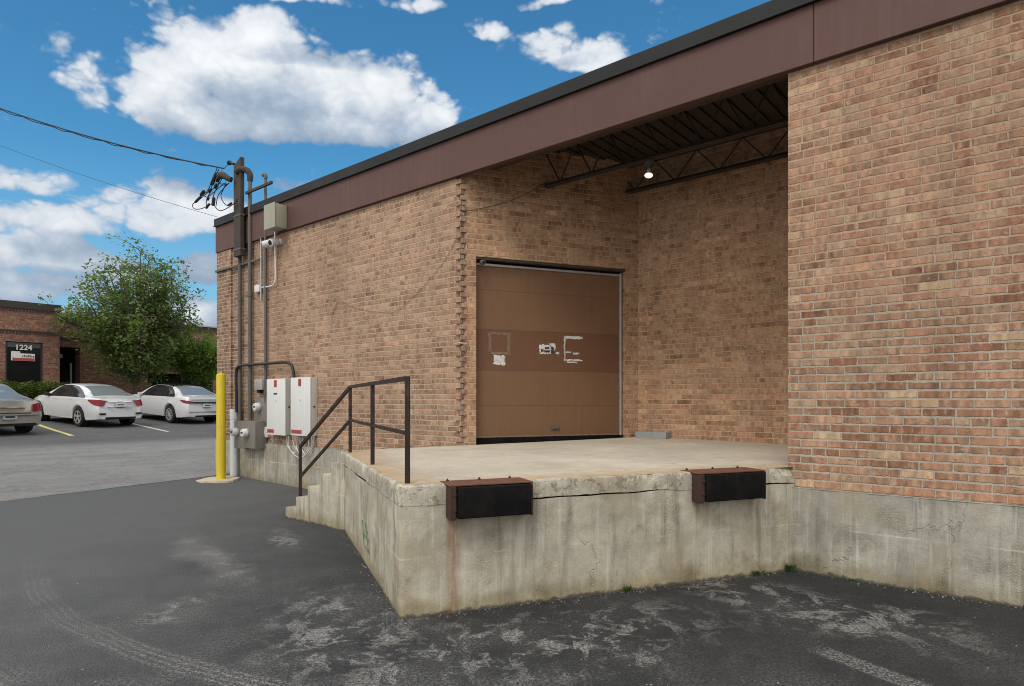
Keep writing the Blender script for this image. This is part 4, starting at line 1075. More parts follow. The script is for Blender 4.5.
for (x0, y0, x1, y1, r_) in ((216, 174, 212, 184, .05), (220, 175, 217, 181, .05), (204, 191, 201, 195, .045), (200.5, 197, 195.5, 202, .035), (214, 198, 213, 205, .045), (208.5, 197, 207.5, 200, .035), (216.5, 184, 215, 188, .04), (211, 189, 209, 192, .035), (209, 204, 206.5, 208, .03), (228, 205.5, 231.5, 203, .025)):
    a, c = wp(x0, y0, .3), wp(x1, y1, .3); m_ = a.lerp(c, .5); a = m_ + (a - m_) * 1.25; c = m_ + (c - m_) * 1.25
    b = MB(); b.tube([a, a.lerp(c, .15), a.lerp(c, .85), c], [r_ * .4, r_ * .8, r_ * .8, r_ * .4], 8); b.build('splice_sleeve', M['black_plastic'], th, smooth=60)

# ------------------------------------------------------------------ bollard
bg = ground(219.5, 480.5)
th = thing('bollard', bg, 'tall yellow steel bollard on a pale concrete footing by the wall corner', 'bollard')
d_ = bg.y; zt = E + (400 - 373.5) / 640 * d_; rb = 4.4 / 640 * d_
b = MB(); b.lathe(Vector((bg.x + .03, bg.y, bg.z)), UP, [(rb, -.05), (rb, zt - bg.z - .04), (rb * .93, zt - bg.z - .015), (rb * .6, zt - bg.z), (.001, zt - bg.z + .006)], 28)
b.build('post', M['yellow'], th, smooth=40)
b = MB(); b.lathe(Vector((bg.x + .03, bg.y, bg.z)), UP, [(.02, zt - bg.z), (.018, zt - bg.z + .03), (.004, zt - bg.z + .035)], 10); b.build('cap_knob', M['yellow'], th)
b = MB(); rn = random.Random(4)
k = 26; rr = [.37 * (1 + rn.uniform(-.12, .12)) for _ in range(k)]
lo_ = [b.bm.verts.new((bg.x + rr[i] * math.cos(i * 2 * math.pi / k), bg.y + rr[i] * 1.0 * math.sin(i * 2 * math.pi / k), bg.z - .1)) for i in range(k)]
hi_ = [b.bm.verts.new((bg.x + rr[i] * .97 * math.cos(i * 2 * math.pi / k), bg.y + rr[i] * .97 * math.sin(i * 2 * math.pi / k), hgt((bg.x, bg.y + rr[i] * math.sin(i * 2 * math.pi / k))) + .03)) for i in range(k)]
b.bm.faces.new(hi_)
for i in range(k): b.bm.faces.new((lo_[i], lo_[(i + 1) % k], hi_[(i + 1) % k], hi_[i]))
b.build('concrete_footing', M['footing'], th)

# ------------------------------------------------------------------ cars
def interp(tab, x):
    """monotone-ish cubic through (x, y) pairs"""
    if x <= tab[0][0]: return tab[0][1]
    if x >= tab[-1][0]: return tab[-1][1]
    n = len(tab)
    for i in range(n - 1):
        x0, y0 = tab[i]; x1, y1 = tab[i + 1]
        if x <= x1:
            def sl(j):
                if j <= 0 or j >= n - 1: return 0 if n < 2 else (tab[min(j + 1, n - 1)][1] - tab[max(j - 1, 0)][1]) / (tab[min(j + 1, n - 1)][0] - tab[max(j - 1, 0)][0])
                a = (tab[j][1] - tab[j - 1][1]) / (tab[j][0] - tab[j - 1][0]); b = (tab[j + 1][1] - tab[j][1]) / (tab[j + 1][0] - tab[j][0])
                return 0 if a * b <= 0 else 2 * a * b / (a + b)
            h = x1 - x0; t = (x - x0) / h
            return (2 * t ** 3 - 3 * t * t + 1) * y0 + (t ** 3 - 2 * t * t + t) * h * sl(i) + (-2 * t ** 3 + 3 * t * t) * y1 + (t ** 3 - t * t) * h * sl(i + 1)

class Sedan:
    def __init__(s, top, belt, width, roofw, ry, fy, wb, wr=.325, tail=None, sill=.24):
        s.top, s.belt, s.width, s.roofw, s.ry, s.fy, s.wb, s.wr, s.sill = top, belt, width, roofw, ry, fy, wb, wr, sill
    def sec(s, y):
        w = interp(s.width, y); zb = interp(s.belt, y); zt = interp(s.top, y); wr = min(interp(s.roofw, y), w * .97)
        zbot = s.sill + .06 * max(0, (s.ry + .55 - y) / .55) ** 1.5 + .05 * max(0, (y - s.fy + .5) / .5) ** 1.5
        arch = 0
        for yc in (0, s.wb):
            d = abs(y - yc); ra = s.wr + .045
            if d < ra: arch = max(arch, s.wr * .98 + math.sqrt(ra * ra - d * d))
        zl = max(zbot, arch)
        zm = max(.58, zl + .04); zt = max(zt, zb + .012)
        gz = zt - zb
        pts = [(0, zl - .0), (w * .80, zl), (w * .955, zl + .012), (w * .99, (zl + zm) / 2 + .02), (w, max(zm, zl + .07)), (w * .985, max((zb + .60) / 2, zl + .10)), (w * .955, zb - .012), (w * .92, zb + .004)]
        k = min(1, gz / .25)
        re = w * .90 + (wr - w * .90) * k
        pts += [(w * .90 * (1 - k) + (w * .91 * (1 - .35) + re * .35) * k, zb + gz * .35), (w * .90 * (1 - k) * .98 + (w * .91 * .32 + re * .68) * k, zb + gz * .70), (re * (1 - .10 * (1 - k)), zt - .035 * k), (re * .86, zt - .010), (re * .5, zt + .004), (0, zt + .010)]
        return pts
    def pt(s, y, f):
        """surface point at length y, section parameter f (index into the section), right side"""
        p = s.sec(y); i = min(int(f), len(p) - 2); t = f - i
        x = p[i][0] * (1 - t) + p[i + 1][0] * t; z = p[i][1] * (1 - t) + p[i + 1][1] * t
        return Vector((x, s.shift(y, z), z))
    def shift(s, y, z):
        # rake of the tail and the nose
        if y < s.ry + .35:
            k = 1 - (y - s.ry) / .35; k = max(0, min(1, k))
            return y + k * s.rake * max(0, min(1, (z - .66) / .34)) + k * .05 * max(0, min(1, (.42 - z) / .2))
        if y > s.fy - .35:
            k = max(0, min(1, 1 - (s.fy - y) / .35)); return y - k * .16 * max(0, min(1, (z - .55) / .3))
        return y
    rake = .10

def build_car(root, S, paint, roofmat=None, feat=None):
    """root: Empty at ground under the rear axle; local y forward, x right"""
    mw = root.matrix_world
    def fin(mb, name, mat, par=None, smooth=40):
        bmesh.ops.transform(mb.bm, matrix=mw, verts=mb.bm.verts)
        return mb.build(name, mat, par or root, smooth=smooth, uv=False)
    ys = sorted(set([S.ry + .0, S.ry + .02, S.ry + .05, S.ry + .1] + [S.ry + .15 + i * .045 for i in range(int((S.fy - S.ry - .3) / .045) + 1)] + [S.fy - .1, S.fy - .05, S.fy - .02, S.fy]
                 + [yc + d * (S.wr + .045) * .999 for yc in (0, S.wb) for d in (-1, 1)]))
    mb = MB(); rings = []
    for y in ys:
        p = S.sec(y); e = 0
        # round off the two ends
        k = 1.0
        for d in (y - S.ry, S.fy - y):
            if d < .10: k = min(k, .93 + .07 * math.sqrt(max(0, 1 - (1 - d / .10) ** 2)))
        half = [(x * k, z) for x, z in p]
        full = [Vector((x, S.shift(y, z), z)) for x, z in half] + [Vector((-x, S.shift(y, z), z)) for x, z in half[-2:0:-1]]
        rings.append([mb.bm.verts.new(v) for v in full])
    for a, b in zip(rings, rings[1:]):
        n = len(a)
        for i in range(n): mb.bm.faces.new((a[i], a[(i + 1) % n], b[(i + 1) % n], b[i]))
    mb.bm.faces.new(rings[0]); mb.bm.faces.new(rings[-1][::-1])
    body = fin(mb, 'body', paint, None, 38)
    def patchf(y0, y1, lo, hi, name, mat, par, both=True, off=.006, ny=20, nf=8, clip=None):
        for sgn in ((1, -1) if both else (1,)):
            mb = MB(); rows = []
            for i in range(ny + 1):
                y = y0 + (y1 - y0) * i / ny; a = lo(y) if callable(lo) else lo; c = hi(y) if callable(hi) else hi
                row = []
                for j in range(nf + 1):
                    f = a + (c - a) * j / nf
                    p = S.pt(y, f); e = .01
                    du = S.pt(y + e, f) - S.pt(y - e, f); dv = S.pt(y, min(f + .05, 12.99)) - S.pt(y, max(f - .05, 0))
                    n = du.cross(dv)
                    if n.length > 1e-9: n.normalize()
                    if n.dot(Vector((p.x, 0, p.z - .5))) < 0: n = -n
                    p = p + n * off
                    row.append(mb.bm.verts.new((p.x * sgn, p.y, p.z)))
                rows.append(row)
            for a, b in zip(rows, rows[1:]):
                for j in range(nf): mb.bm.faces.new((a[j], a[j + 1], b[j + 1], b[j]))
            o = fin(mb, name, mat, par, 60)
        return o
    ft = feat
    # side glass: front door, rear door; windscreen and rear window; optional dark roof
    (g0, g1, g2, g3) = ft['glass']
    def upf(y):
        k = min(1, max(0, (y - g0) / ft.get('qr', .5))); k2 = min(1, max(0, (g3 - y) / .6))
        return 7.25 + 2.6 * min(k ** .55, k2 ** .7)
    patchf(g0, g1 - .012, 7.2, upf, 'rear_side_window', M['car_glass'], None)
    patchf(g1 + .012, g3, 7.2, upf, 'front_side_window', M['car_glass'], None)
    patchf(g1 - .03, g1 + .03, 7.2, upf, 'door_pillar', M['car_dark'], None, off=.004, ny=2)
    def glass_c(y0, y1, name, mat, edge):
        mb = MB(); rows = []
        for i in range(15):
            y = y0 + (y1 - y0) * i / 14; row = []
            for j in range(-8, 9):
                f = 13 - abs(j) / 8 * edge; p = S.pt(y, max(f, 9)); p = p + UP * .006
                row.append(mb.bm.verts.new((p.x * (1 if j > 0 else -1), p.y, p.z)))
            rows.append(row)
        for a, b in zip(rows, rows[1:]):
            for j in range(16): mb.bm.faces.new((a[j], a[j + 1], b[j + 1], b[j]))
        return fin(mb, name, mat, None, 60)
    glass_c(ft['rear_glass'][0], ft['rear_glass'][1], 'rear_window', M['rear_glass'], 2.15)
    glass_c(ft['wind'][0], ft['wind'][1], 'windscreen', M['car_glass'], 2.2)
    if roofmat: glass_c(ft['rear_glass'][1] + .02, ft['wind'][0] - .02, 'roof_panel', roofmat, 3.6)
    # door shut lines
    # wheels
    for yc in (0, S.wb):
        for sx in (1, -1):
            xo = sx * (interp(S.width, yc) - .012)
            c = Vector((xo, yc, S.wr)); ax = Vector((sx, 0, 0))
            mb = MB(); r = S.wr
            mb.lathe(c - ax * .20, ax, [(r * .66, 0), (r * .93, .0), (r, .03), (r, .17), (r * .95, .195), (r * .70, .2), (r * .66, .17)], 36)
            wheel = fin(mb, 'wheel', M['tyre'], None, 40)
            mb = MB(); mb.lathe(c - ax * .04, ax, [(r * .67, 0), (r * .67, .035), (r * .63, .035), (r * .61, .012), (.02, .012)], 30)
            fin(mb, 'brake_well', M['car_dark'], wheel)
            mb = MB()
            for k in range(ft.get('spokes', 5)):
                for dd in ((-.11, .11) if ft.get('spokes', 5) <= 5 else (0,)):
                    a = k * 2 * math.pi / ft.get('spokes', 5) + .3
                    p0 = c - ax * .014 + Vector((0, math.cos(a + dd * 2), math.sin(a + dd * 2))) * .055; p1 = c - ax * .006 + Vector((0, math.cos(a + dd), math.sin(a + dd))) * r * .64
                    mb.bar(p0, p1, .024 if ft.get('spokes', 5) <= 5 else .026, .024, ax)
            mb.lathe(c - ax * .022, ax, [(.06, 0), (.055, .016), (.03, .022)], 16)
            mb.lathe(c - ax * .01, ax, [(r * .675, 0), (r * .68, .01), (r * .60, .01), (r * .59, 0)], 36, False)
            fin(mb, 'rim', M['rim'], wheel, 40)
    # wheel-arch linings
    for yc in (0, S.wb):
        for sx in (1, -1):
            xo = sx * (interp(S.width, yc) - .10)
            mb = MB(); mb.lathe(Vector((xo - sx * .16, yc, S.wr + .01)), Vector((sx, 0, 0)), [(S.wr + .05, 0), (S.wr + .05, .12)], 30); fin(mb, 'arch_liner', M['car_dark'], None)
    # mirrors
    for sx in (1, -1):
        y = g3 - .12; p = S.pt(y, 7.3); mb = MB()
        mb.box(Vector((sx * (p.x - .01), y - .05, p.z + .0)), Vector((sx * .17, 0, 0)), Vector((0, .10, 0)), UP * .11, .03, 3)
        fin(mb, 'mirror', ft.get('mirror', M['car_dark']), None, 60)
    # handles
    for sx in (1, -1):
        for y in ft['handles']:
            p = S.pt(y, 5.9); mb = MB(); mb.box(Vector((sx * (p.x - .005), y, p.z - .04)), Vector((sx * .025, 0, 0)), Vector((0, .16, 0)), UP * .025, .008, 2); fin(mb, 'door_handle', paint, None, 60)
    # tail: strips that wrap round the corner
    def perim(x, z):
        """rear face y at (x, z), following the rounded corner on to the flank"""
        return S.shift(S.ry, z)
    def wrap(poly, name, mat, par=None, thick=.012, sides=(1, -1)):
        """poly: list of (distance along the rear from the centre line then round the corner, z low, z high)"""
        for sx in sides:
            mb = MB(); ro = []
            fine = [(poly[0][0] + (poly[-1][0] - poly[0][0]) * i / 40) for i in range(41)]
            for d, z0, z1 in [(d, interp([(a, b) for a, b, _ in poly], d), interp([(a, c) for a, _, c in poly], d)) for d in fine]:
                col = []
                for z in (z0, (z0 + z1) / 2, z1):
                    # path: straight across to .88 of the half-width, then along the flank
                    w0 = S.pt(S.ry, 5)[0] * .93
                    if d <= w0 - .02: p = Vector((d, S.shift(S.ry, z) - thick, z))
                    else:
                        e = d - (w0 - .02); y = S.ry + .004 + e
                        q = S.sec(y); kk = 1.0; dd = y - S.ry
                        if dd < .10: kk = .93 + .07 * math.sqrt(max(0, 1 - (1 - dd / .10) ** 2))
                        # half-width at height z
                        xw = q[4][0]
                        for i in range(4, len(q) - 1):
                            if q[i][1] <= z <= q[i + 1][1]: t = (z - q[i][1]) / max(1e-6, q[i + 1][1] - q[i][1]); xw = q[i][0] * (1 - t) + q[i + 1][0] * t; break
                        p = Vector((xw * kk + thick, S.shift(y, z) - thick * .3, z))
                    col.append(mb.bm.verts.new((p.x * sx, p.y, p.z)))
                ro.append(col)
            for a, b in zip(ro, ro[1:]):
                for j in range(2): mb.bm.faces.new((a[j], a[j + 1], b[j + 1], b[j]))
            # give it a body
            g = bmesh.ops.solidify(mb.bm, geom=mb.bm.faces[:], thickness=.03)
            fin(mb, name, mat, par, 50)
    wrap(ft['tail'], 'tail_light', M['tail'])
    if 'tail_white' in ft: wrap(ft['tail_white'], 'reversing_light', M['white_plastic'], thick=.016)
    for nm, x0, x1, z0, z1, mat, th_ in ft['rear']:
        mb = MB(); y0 = S.shift(S.ry, z0); y1 = S.shift(S.ry, z1)
        for sx in ((1,) if x0 < 0 else (1, -1)):
            a, c = (x0, x1) if sx > 0 else (-x1, -x0)
            v = [Vector((a, y0 - th_, z0)), Vector((c, y0 - th_, z0)), Vector((c, y1 - th_, z1)), Vector((a, y1 - th_, z1))]
            v2 = [q + Vector((0, th_ + .03, 0)) for q in v]
            A = [mb.bm.verts.new(q) for q in v]; B = [mb.bm.verts.new(q) for q in v2]
            mb.bm.faces.new(A)
            for k in range(4): mb.bm.faces.new((A[k], A[(k + 1) % 4], B[(k + 1) % 4], B[k]))
        fin(mb, nm, mat, None, 30)
    # headlights
    for sx in (1, -1):
        mb = MB(); ro = []
        for y in [S.fy - .45 + i * .04 for i in range(9)]:
            col = []
            for f in (5.2, 5.6, 6.1):
                p = S.pt(y, f); col.append(mb.bm.verts.new((sx * (p.x * (.995) + .008), p.y, p.z)))
            ro.append(col)
        for a, b in zip(ro, ro[1:]):
            for j in range(2): mb.bm.faces.new((a[j], a[j + 1], b[j + 1], b[j]))
        fin(mb, 'headlight', M['car_glass'], None, 60)

def car_root(name, x, y, phi, label):
    r = thing(name, (x, y, hgt((x, y))), label, 'car', 'cars parked in the lot')
    fw = Vector((-math.sin(R(phi)), math.cos(R(phi)), 0)); rt = Vector((math.cos(R(phi)), math.sin(R(phi)), 0))
    p0 = Vector((x, y, 0))
    f2 = p0 + fw * 2.7; z0 = hgt(p0); z1 = hgt(f2); zr = (hgt(p0 + rt * .75) + 0); zl = hgt(p0 - rt * .75)
    fv = (fw * 2.7 + UP * (z1 - z0)).normalized(); rv = (rt * 1.5 + UP * (zr - zl)).normalized(); uv_ = rv.cross(fv).normalized(); rv = fv.cross(uv_).normalized()
    m = Matrix((rv, fv, uv_)).transposed().to_4x4(); m.translation = Vector((x, y, z0 + .006))
    r.matrix_world = m
    bpy.context.view_layer.update()
    return r
W1 = [(-1.0, .74), (-.85, .81), (-.6, .865), (0, .90), (1.2, .90), (2.4, .895), (2.9, .87), (3.3, .79), (3.62, .55)]
# white fastback sedan
S1 = Sedan([(-1.0, .99), (-.85, 1.01), (-.62, 1.03), (-.3, 1.14), (.2, 1.32), (.6, 1.395), (1.0, 1.415), (1.4, 1.40), (1.75, 1.32), (2.1, 1.15), (2.42, .985), (2.8, .93), (3.3, .81), (3.62, .66)],
           [(-1.0, .955), (-.5, .96), (0, .955), (1.2, .925), (2.3, .90), (2.8, .865), (3.3, .76), (3.62, .60)], W1,
           [(-1.0, .70), (-.4, .66), (.2, .58), (.8, .565), (1.4, .57), (1.8, .62), (2.4, .76), (3.0, .74), (3.62, .45)], -1.0, 3.62, 2.70)
S1.rake = .14
feat1 = dict(glass=(-.28, 1.02, 1.05, 2.16), qr=.85, rear_glass=(-.50, .38), wind=(1.52, 2.32), handles=(.35, 1.35), spokes=5,
    tail=[(.40, .90, .915), (.48, .86, .925), (.54, .76, .93), (.62, .74, .945), (.74, .765, .955), (.86, .80, .955), (1.0, .86, .95), (1.10, .90, .94)],
    rear=[('trunk_trim', -.40, .40, .865, .885, M['chrome'], .010), ('licence_plate', -.165, .165, .72, .845, M['plate'], .012), ('plate_numbers', -.12, .12, .765, .80, M['dark_print'], .014),
          ('rear_emblem', -.045, .045, .905, .945, M['chrome'], .012),
          ('lower_grille', -.50, .50, .30, .37, M['car_dark'], .004), ('bumper_vent', .50, .70, .45, .51, M['car_dark'], .006), ('lid_seam', -.43, .43, .695, .703, M['car_dark'], .003)])
# white sedan with a black roof
S2 = Sedan([(-1.02, 1.05), (-.85, 1.06), (-.6, 1.07), (-.3, 1.17), (.15, 1.345), (.5, 1.42), (.95, 1.445), (1.4, 1.43), (1.8, 1.34), (2.15, 1.17), (2.5, 1.0), (3.0, .93), (3.5, .80), (3.88, .64)],
           [(-1.02, 1.00), (-.5, .995), (0, .97), (1.2, .935), (2.4, .905), (3.0, .865), (3.5, .75), (3.88, .58)],
           [(-1.02, .76), (-.85, .83), (-.6, .885), (0, .92), (1.2, .92), (2.6, .915), (3.1, .885), (3.5, .80), (3.88, .56)],
           [(-1.02, .72), (-.4, .69), (.2, .60), (.8, .585), (1.4, .59), (1.8, .64), (2.5, .78), (3.1, .76), (3.88, .45)], -1.02, 3.88, 2.825, .335)
S2.rake = .10
feat2 = dict(glass=(-.20, 1.05, 1.05, 2.25), qr=.55, rear_glass=(-.52, .30), wind=(1.55, 2.40), handles=(.35, 1.4), spokes=10, mirror=M['car_white'],
    tail=[(.55, .80, .87), (.65, .795, .89), (.75, .80, .905), (.85, .815, .915), (.95, .85, .915), (1.04, .885, .91)],
    rear=[('dark_strip', -.55, .55, .80, .855, M['car_dark'], .012), ('licence_plate', -.165, .165, .66, .785, M['plate'], .012), ('plate_numbers', -.12, .12, .695, .75, M['dark_print'], .014),
          ('lower_grille', -.46, .46, .29, .35, M['car_dark'], .004), ('trunk_lip', -.62, .62, .945, .965, M['car_white'], .03), ('bumper_crease', -.70, .70, .47, .485, M['car_dark'], .003)])
# champagne sedan at the frame's edge
S3 = Sedan([(-1.05, 1.0), (-.9, 1.02), (-.5, 1.04), (-.2, 1.12), (.3, 1.33), (.65, 1.43), (1.1, 1.46), (1.5, 1.44), (1.85, 1.33), (2.2, 1.16), (2.5, 1.03), (3.0, .96), (3.5, .84), (3.85, .68)],
           [(-1.05, .97), (-.5, .965), (0, .95), (1.2, .93), (2.4, .92), (3.0, .88), (3.5, .78), (3.85, .60)],
           [(-1.05, .78), (-.9, .84), (-.6, .89), (0, .92), (1.2, .92), (2.6, .915), (3.1, .89), (3.5, .82), (3.85, .6)],
           [(-1.05, .72), (-.4, .67), (.3, .58), (.8, .57), (1.4, .575), (1.8, .63), (2.5, .77), (3.1, .76), (3.85, .5)], -1.05, 3.85, 2.8, .33)
S3.rake = .08
feat3 = dict(glass=(-.15, 1.05, 1.05, 2.2), qr=.6, rear_glass=(-.45, .42), wind=(1.6, 2.42), handles=(.35, 1.4), spokes=7,
    tail=[(.56, .70, .90), (.66, .70, .925), (.76, .705, .935), (.86, .72, .93), (.98, .76, .90), (1.06, .79, .86)],
    rear=[('licence_plate', -.165, .165, .48, .62, M['plate'], .012), ('plate_numbers', -.12, .12, .52, .58, M['dark_print'], .014), ('lid_seam', -.52, .52, .645, .665, M['car_dark'], .004), ('bumper_step', -.74, .74, .60, .635, M['car_champagne'], .035),
          ('lower_valance', -.66, .66, .28, .36, M['car_dark'], .006), ('chrome_strip', -.4, .4, .80, .83, M['chrome'], .012)])
for nm, x, y, ph, S, pm, rm, ft, lb in (('parked_car', -14.17, 22.28, 60, S1, M['car_white'], None, feat1, 'white fastback sedan with red wraparound tail lights, parked between the other two cars'),
                                ('parked_car', -12.45, 24.9, 57, S2, M['car_white'], M['car_black'], feat2, 'white sedan with a black roof parked beyond the other white car'),
                                ('parked_car', -15.05, 18.55, 60, S3, M['car_champagne'], None, feat3, 'champagne sedan cut off at the left, nearest of the three parked cars')):
    build_car(car_root(nm, x, y, ph, lb), S, pm, rm, ft)

# ------------------------------------------------------------------ the far brick building
Q1 = 18.6; Q2 = 20.4
def FB(px, q, py=None):
    """point on a wall plane parallel to the far building's front"""
    p0 = L0 - D * q
    return hit_plane(px, 400 if py is None else py, p0, D)
def B(q, p, z): return L0 - D * q + N * p + UP * z
def pp(px, q): return (FB(px, q) - L0).dot(N)
def bz(px, py, q): return FB(px, q, py).z
fb = thing('brick_office_building', B(Q1, pp(30, Q1), 1.0), 'low dark red brick building beyond the parked cars with number 1224', 'building')
pc = pp(59.7, Q1); pL = pc + 24
ztop = bz(30, 302.5, Q1); zband = bz(30, 333, Q1)
wL, wR = pp(5.5, Q1), pp(43, Q1); wz1 = bz(25, 342, Q1); wz0 = 1.75
mb = MB()
def wallbox(p0, p1, z0, z1, q, th=.3): mb.box(B(q, p0, z0), N * (p1 - p0), -D * th, UP * (z1 - z0))
wallbox(pc, wR, .6, ztop - .28, Q1); wallbox(wR, wL, wz1, ztop - .28, Q1); wallbox(wR, wL, .6, wz0, Q1)
wallbox(wL, pL, .6, ztop - .28, Q1)
mb.box(B(Q1 + .301, pc, .6), N * .3, -D * (Q2 - Q1 + 3), UP * (ztop - .28 - .6))
mb.build('brick_wall', M['brick_far'], fb)
mb = MB(); mb.box(B(Q1 - .05, pc - .05, ztop - .28), N * (pL - pc), -D * 9, UP * .28)
mb.build('parapet_cap', M['cap_dark'], fb)
mb = MB()
k = pc
for i in range(110):
    mb.box(B(Q1 - .032, pc + i * .11, ztop - .40), N * .06, -D * .03, UP * .115); mb.box(B(Q1 - .025, pc + i * .11, zband - .06), N * .06, -D * .024, UP * .08)
mb.box(B(Q1 - .03, pc, zband + .04), N * 12, -D * .029, UP * .05)
mb.build('brick_dentils', M['cap_dark'], fb)
fr = MB(); fr.box(B(Q1 + .12, wR, wz0), N * (wL - wR), -D * .04, UP * (wz1 - wz0)); fr = fr.build('window', M['far_glass'], fb)
mb = MB()
for p0, w in ((wR, .07), (wL - .07, .07)): mb.box(B(Q1 + .07, p0, wz0), N * w, -D * .045, UP * (wz1 - wz0))
mb.box(B(Q1 + .07, wR + .07, wz0), N * (wL - wR - .14), -D * .045, UP * .07)
mb.build('frame', M['far_frame'], fr)
mb = MB(); mb.box(B(Q1 + .08, wR + .07, bz(25, 347.5, Q1)), N * (wL - wR - .14), -D * .035, UP * (wz1 - bz(25, 347.5, Q1) - .03)); mb.build('transom_panel', M['far_panel'], fr)
# number and sign, lettering faces the lot (toward D)
def text(body, loc, size, mat, par, name, ext=.004):
    cu = bpy.data.curves.new(name, 'FONT'); cu.body = body; cu.size = size; cu.extrude = ext; cu.align_x = 'CENTER'; cu.align_y = 'CENTER'; cu.offset = size * .022
    o = bpy.data.objects.new(name, cu); C.objects.link(o); cu.materials.append(mat)
    m = Matrix((-N, UP, D)).transposed().to_4x4(); m.translation = loc
    me = bpy.data.meshes.new_from_object(o); bpy.data.objects.remove(o)
    me.transform(wm(par).inverted() @ m); me.materials.clear(); me.materials.append(mat)
    o = bpy.data.objects.new(name, me); C.objects.link(o); o.parent = par
    return o
bpy.context.view_layer.update()
text('1224', B(Q1 + .05, pp(24, Q1), bz(24, 347.6, Q1)), .29, M['white_print'], fr, 'house_number')
mb = MB(); s0, s1 = pp(35.5, Q1), pp(11.5, Q1); z0, z1 = bz(23, 360.8, Q1), bz(23, 353.4, Q1)
mb.box(B(Q1 + .06, s0, z0), N * (s1 - s0), -D * .05, UP * (z1 - z0), .01, 1); mb.box(B(Q1 + .061, s1 - .3, z1 - .02), N * .3, -D * .04, UP * .1)
sg = mb.build('sign_panel', M['white_print'], fr); sg['label'] = 'white and red shop sign in the window'
mb = MB(); mb.box(B(Q1 + .055, s0 + .02, z0 + .01), N * (s1 - s0 - .06), -D * .004, UP * (z1 - z0) * .36); mb.build('red_band', M['red_label'], fr)
mb = MB(); rn = random.Random(8); p_ = s1 - .36
while p_ > s0 + .06:
    w = rn.uniform(.035, .06); mb.box(B(Q1 + .055, p_ - w, z0 + (z1 - z0) * .52), N * w, -D * .004, UP * (z1 - z0) * rn.choice((.2, .2, .3))); p_ -= w + .022
mb.build('sign_lettering', M['far_panel'], fr)
# set-back wing
p80 = pp(80, Q2); pend = pp(340, Q2)
zt2 = bz(190, 324.4, Q2)
dz = bz(71, 347.5, Q2 + .2)
mb = MB()
mb.box(B(Q2, pend, .6), N * (pp(213, Q2) - pend), -D * .3, UP * (zt2 - .35 - .6))
a, c = pp(148, Q2), p80
mb.box(B(Q2, pp(148, Q2), .6), N * (c - pp(148, Q2)), -D * .3, UP * (zt2 - .35 - .6))
mb.box(B(Q2, pp(213, Q2), bz(180, 374, Q2)), N * (pp(148, Q2) - pp(213, Q2)), -D * .3, UP * (zt2 - .35 - bz(180, 374, Q2)))
mb.box(B(Q2, p80, dz), N * (pc - p80 + .2), -D * .75, UP * (zt2 - .35 - dz)); mb.box(B(Q2 + .302, p80 - .3, .6), N * .3, -D * .5, UP * (zt2 - .36 - .6))
mb.build('brick_wall', M['brick_far'], fb)
mb = MB(); mb.box(B(Q2 - .06, pend, zt2 - .35), N * (pc - pend - .06), -D * 8, UP * .28); mb.box(B(Q2 - .03, p80 - .4, dz + .32), N * (pc - p80 + .35), -D * .03, UP * .10); mb.build('parapet_cap', M['cap_dark'], fb)
mb = MB(); mb.box(B(Q2 - .09, pend, zt2 - .07), N * (pc - pend - .03), -D * 8, UP * .07); mb.build('metal_coping', M['galv'], fb)
mb = MB(); mb.box(B(Q2 + .6, p80 + .02, 1.0), N * (pc - p80 - .04), -D * .06, UP * (dz - 1.0)); dr = mb.build('entrance_door', M['far_glass'], fb)
mb = MB(); mb.box(B(Q2 + .55, pp(72, Q2 + .55), 1.1), N * .07, -D * .05, UP * (bz(71, 363, Q2 + .5) - 1.1)); mb.box(B(Q2 + .5, pp(66, Q2), bz(64, 357.5, Q2)), N * .30, -D * .02, UP * .18); mb.build('door_frame', M['galv'], dr)
mb = MB(); mb.box(B(Q2 + .15, pp(213, Q2), .8), N * (pp(148, Q2) - pp(213, Q2)), -D * .05, UP * (bz(180, 374, Q2) - .8)); w2 = mb.build('window', M['far_glass'], fb)
mb = MB()
for px in (148.8, 166, 183, 200): mb.box(B(Q2 + .08, pp(px, Q2), .8), N * .07, -D * .06, UP * (bz(180, 374, Q2) - .8))
mb.build('frame', M['far_frame'], w2)

# ------------------------------------------------------------------ greenery
def leaves(name, mat, parent, blobs, n, size, seed, flat=.5, loc=None):
    rn = random.Random(seed); vs, fs = [], []
    tot = sum(b[3] for b in blobs)
    for (c, r, sq, w) in blobs:
        for _ in range(int(n * w / tot)):
            d = Vector((rn.gauss(0, 1), rn.gauss(0, 1), rn.gauss(0, 1))).normalized() * (rn.random() ** .42) * r; d.z *= sq
            p = Vector(c) + d
            a = Vector((rn.gauss(0, 1), rn.gauss(0, 1), rn.gauss(0, flat))).normalized(); b_ = a.cross(Vector((rn.gauss(0, .6), rn.gauss(0, .6), 1))).normalized()
            s = size * rn.uniform(.6, 1.35); k = len(vs)
            vs += [p - a * s * .5, p + b_ * s * .28 - a * s * .1, p + a * s * .5 - UP * s * .12, p - b_ * s * .28 - a * s * .1]
            fs.append((k, k + 1, k + 2, k + 3))
    me = bpy.data.meshes.new(name)
    base = parent.matrix_world.translation if parent else loc
    me.from_pydata([v - base for v in vs], [], fs); me.materials.append(mat)
    o = bpy.data.objects.new(name, me); C.objects.link(o)
    if parent: o.parent = parent
    else: o.location = base
    return o
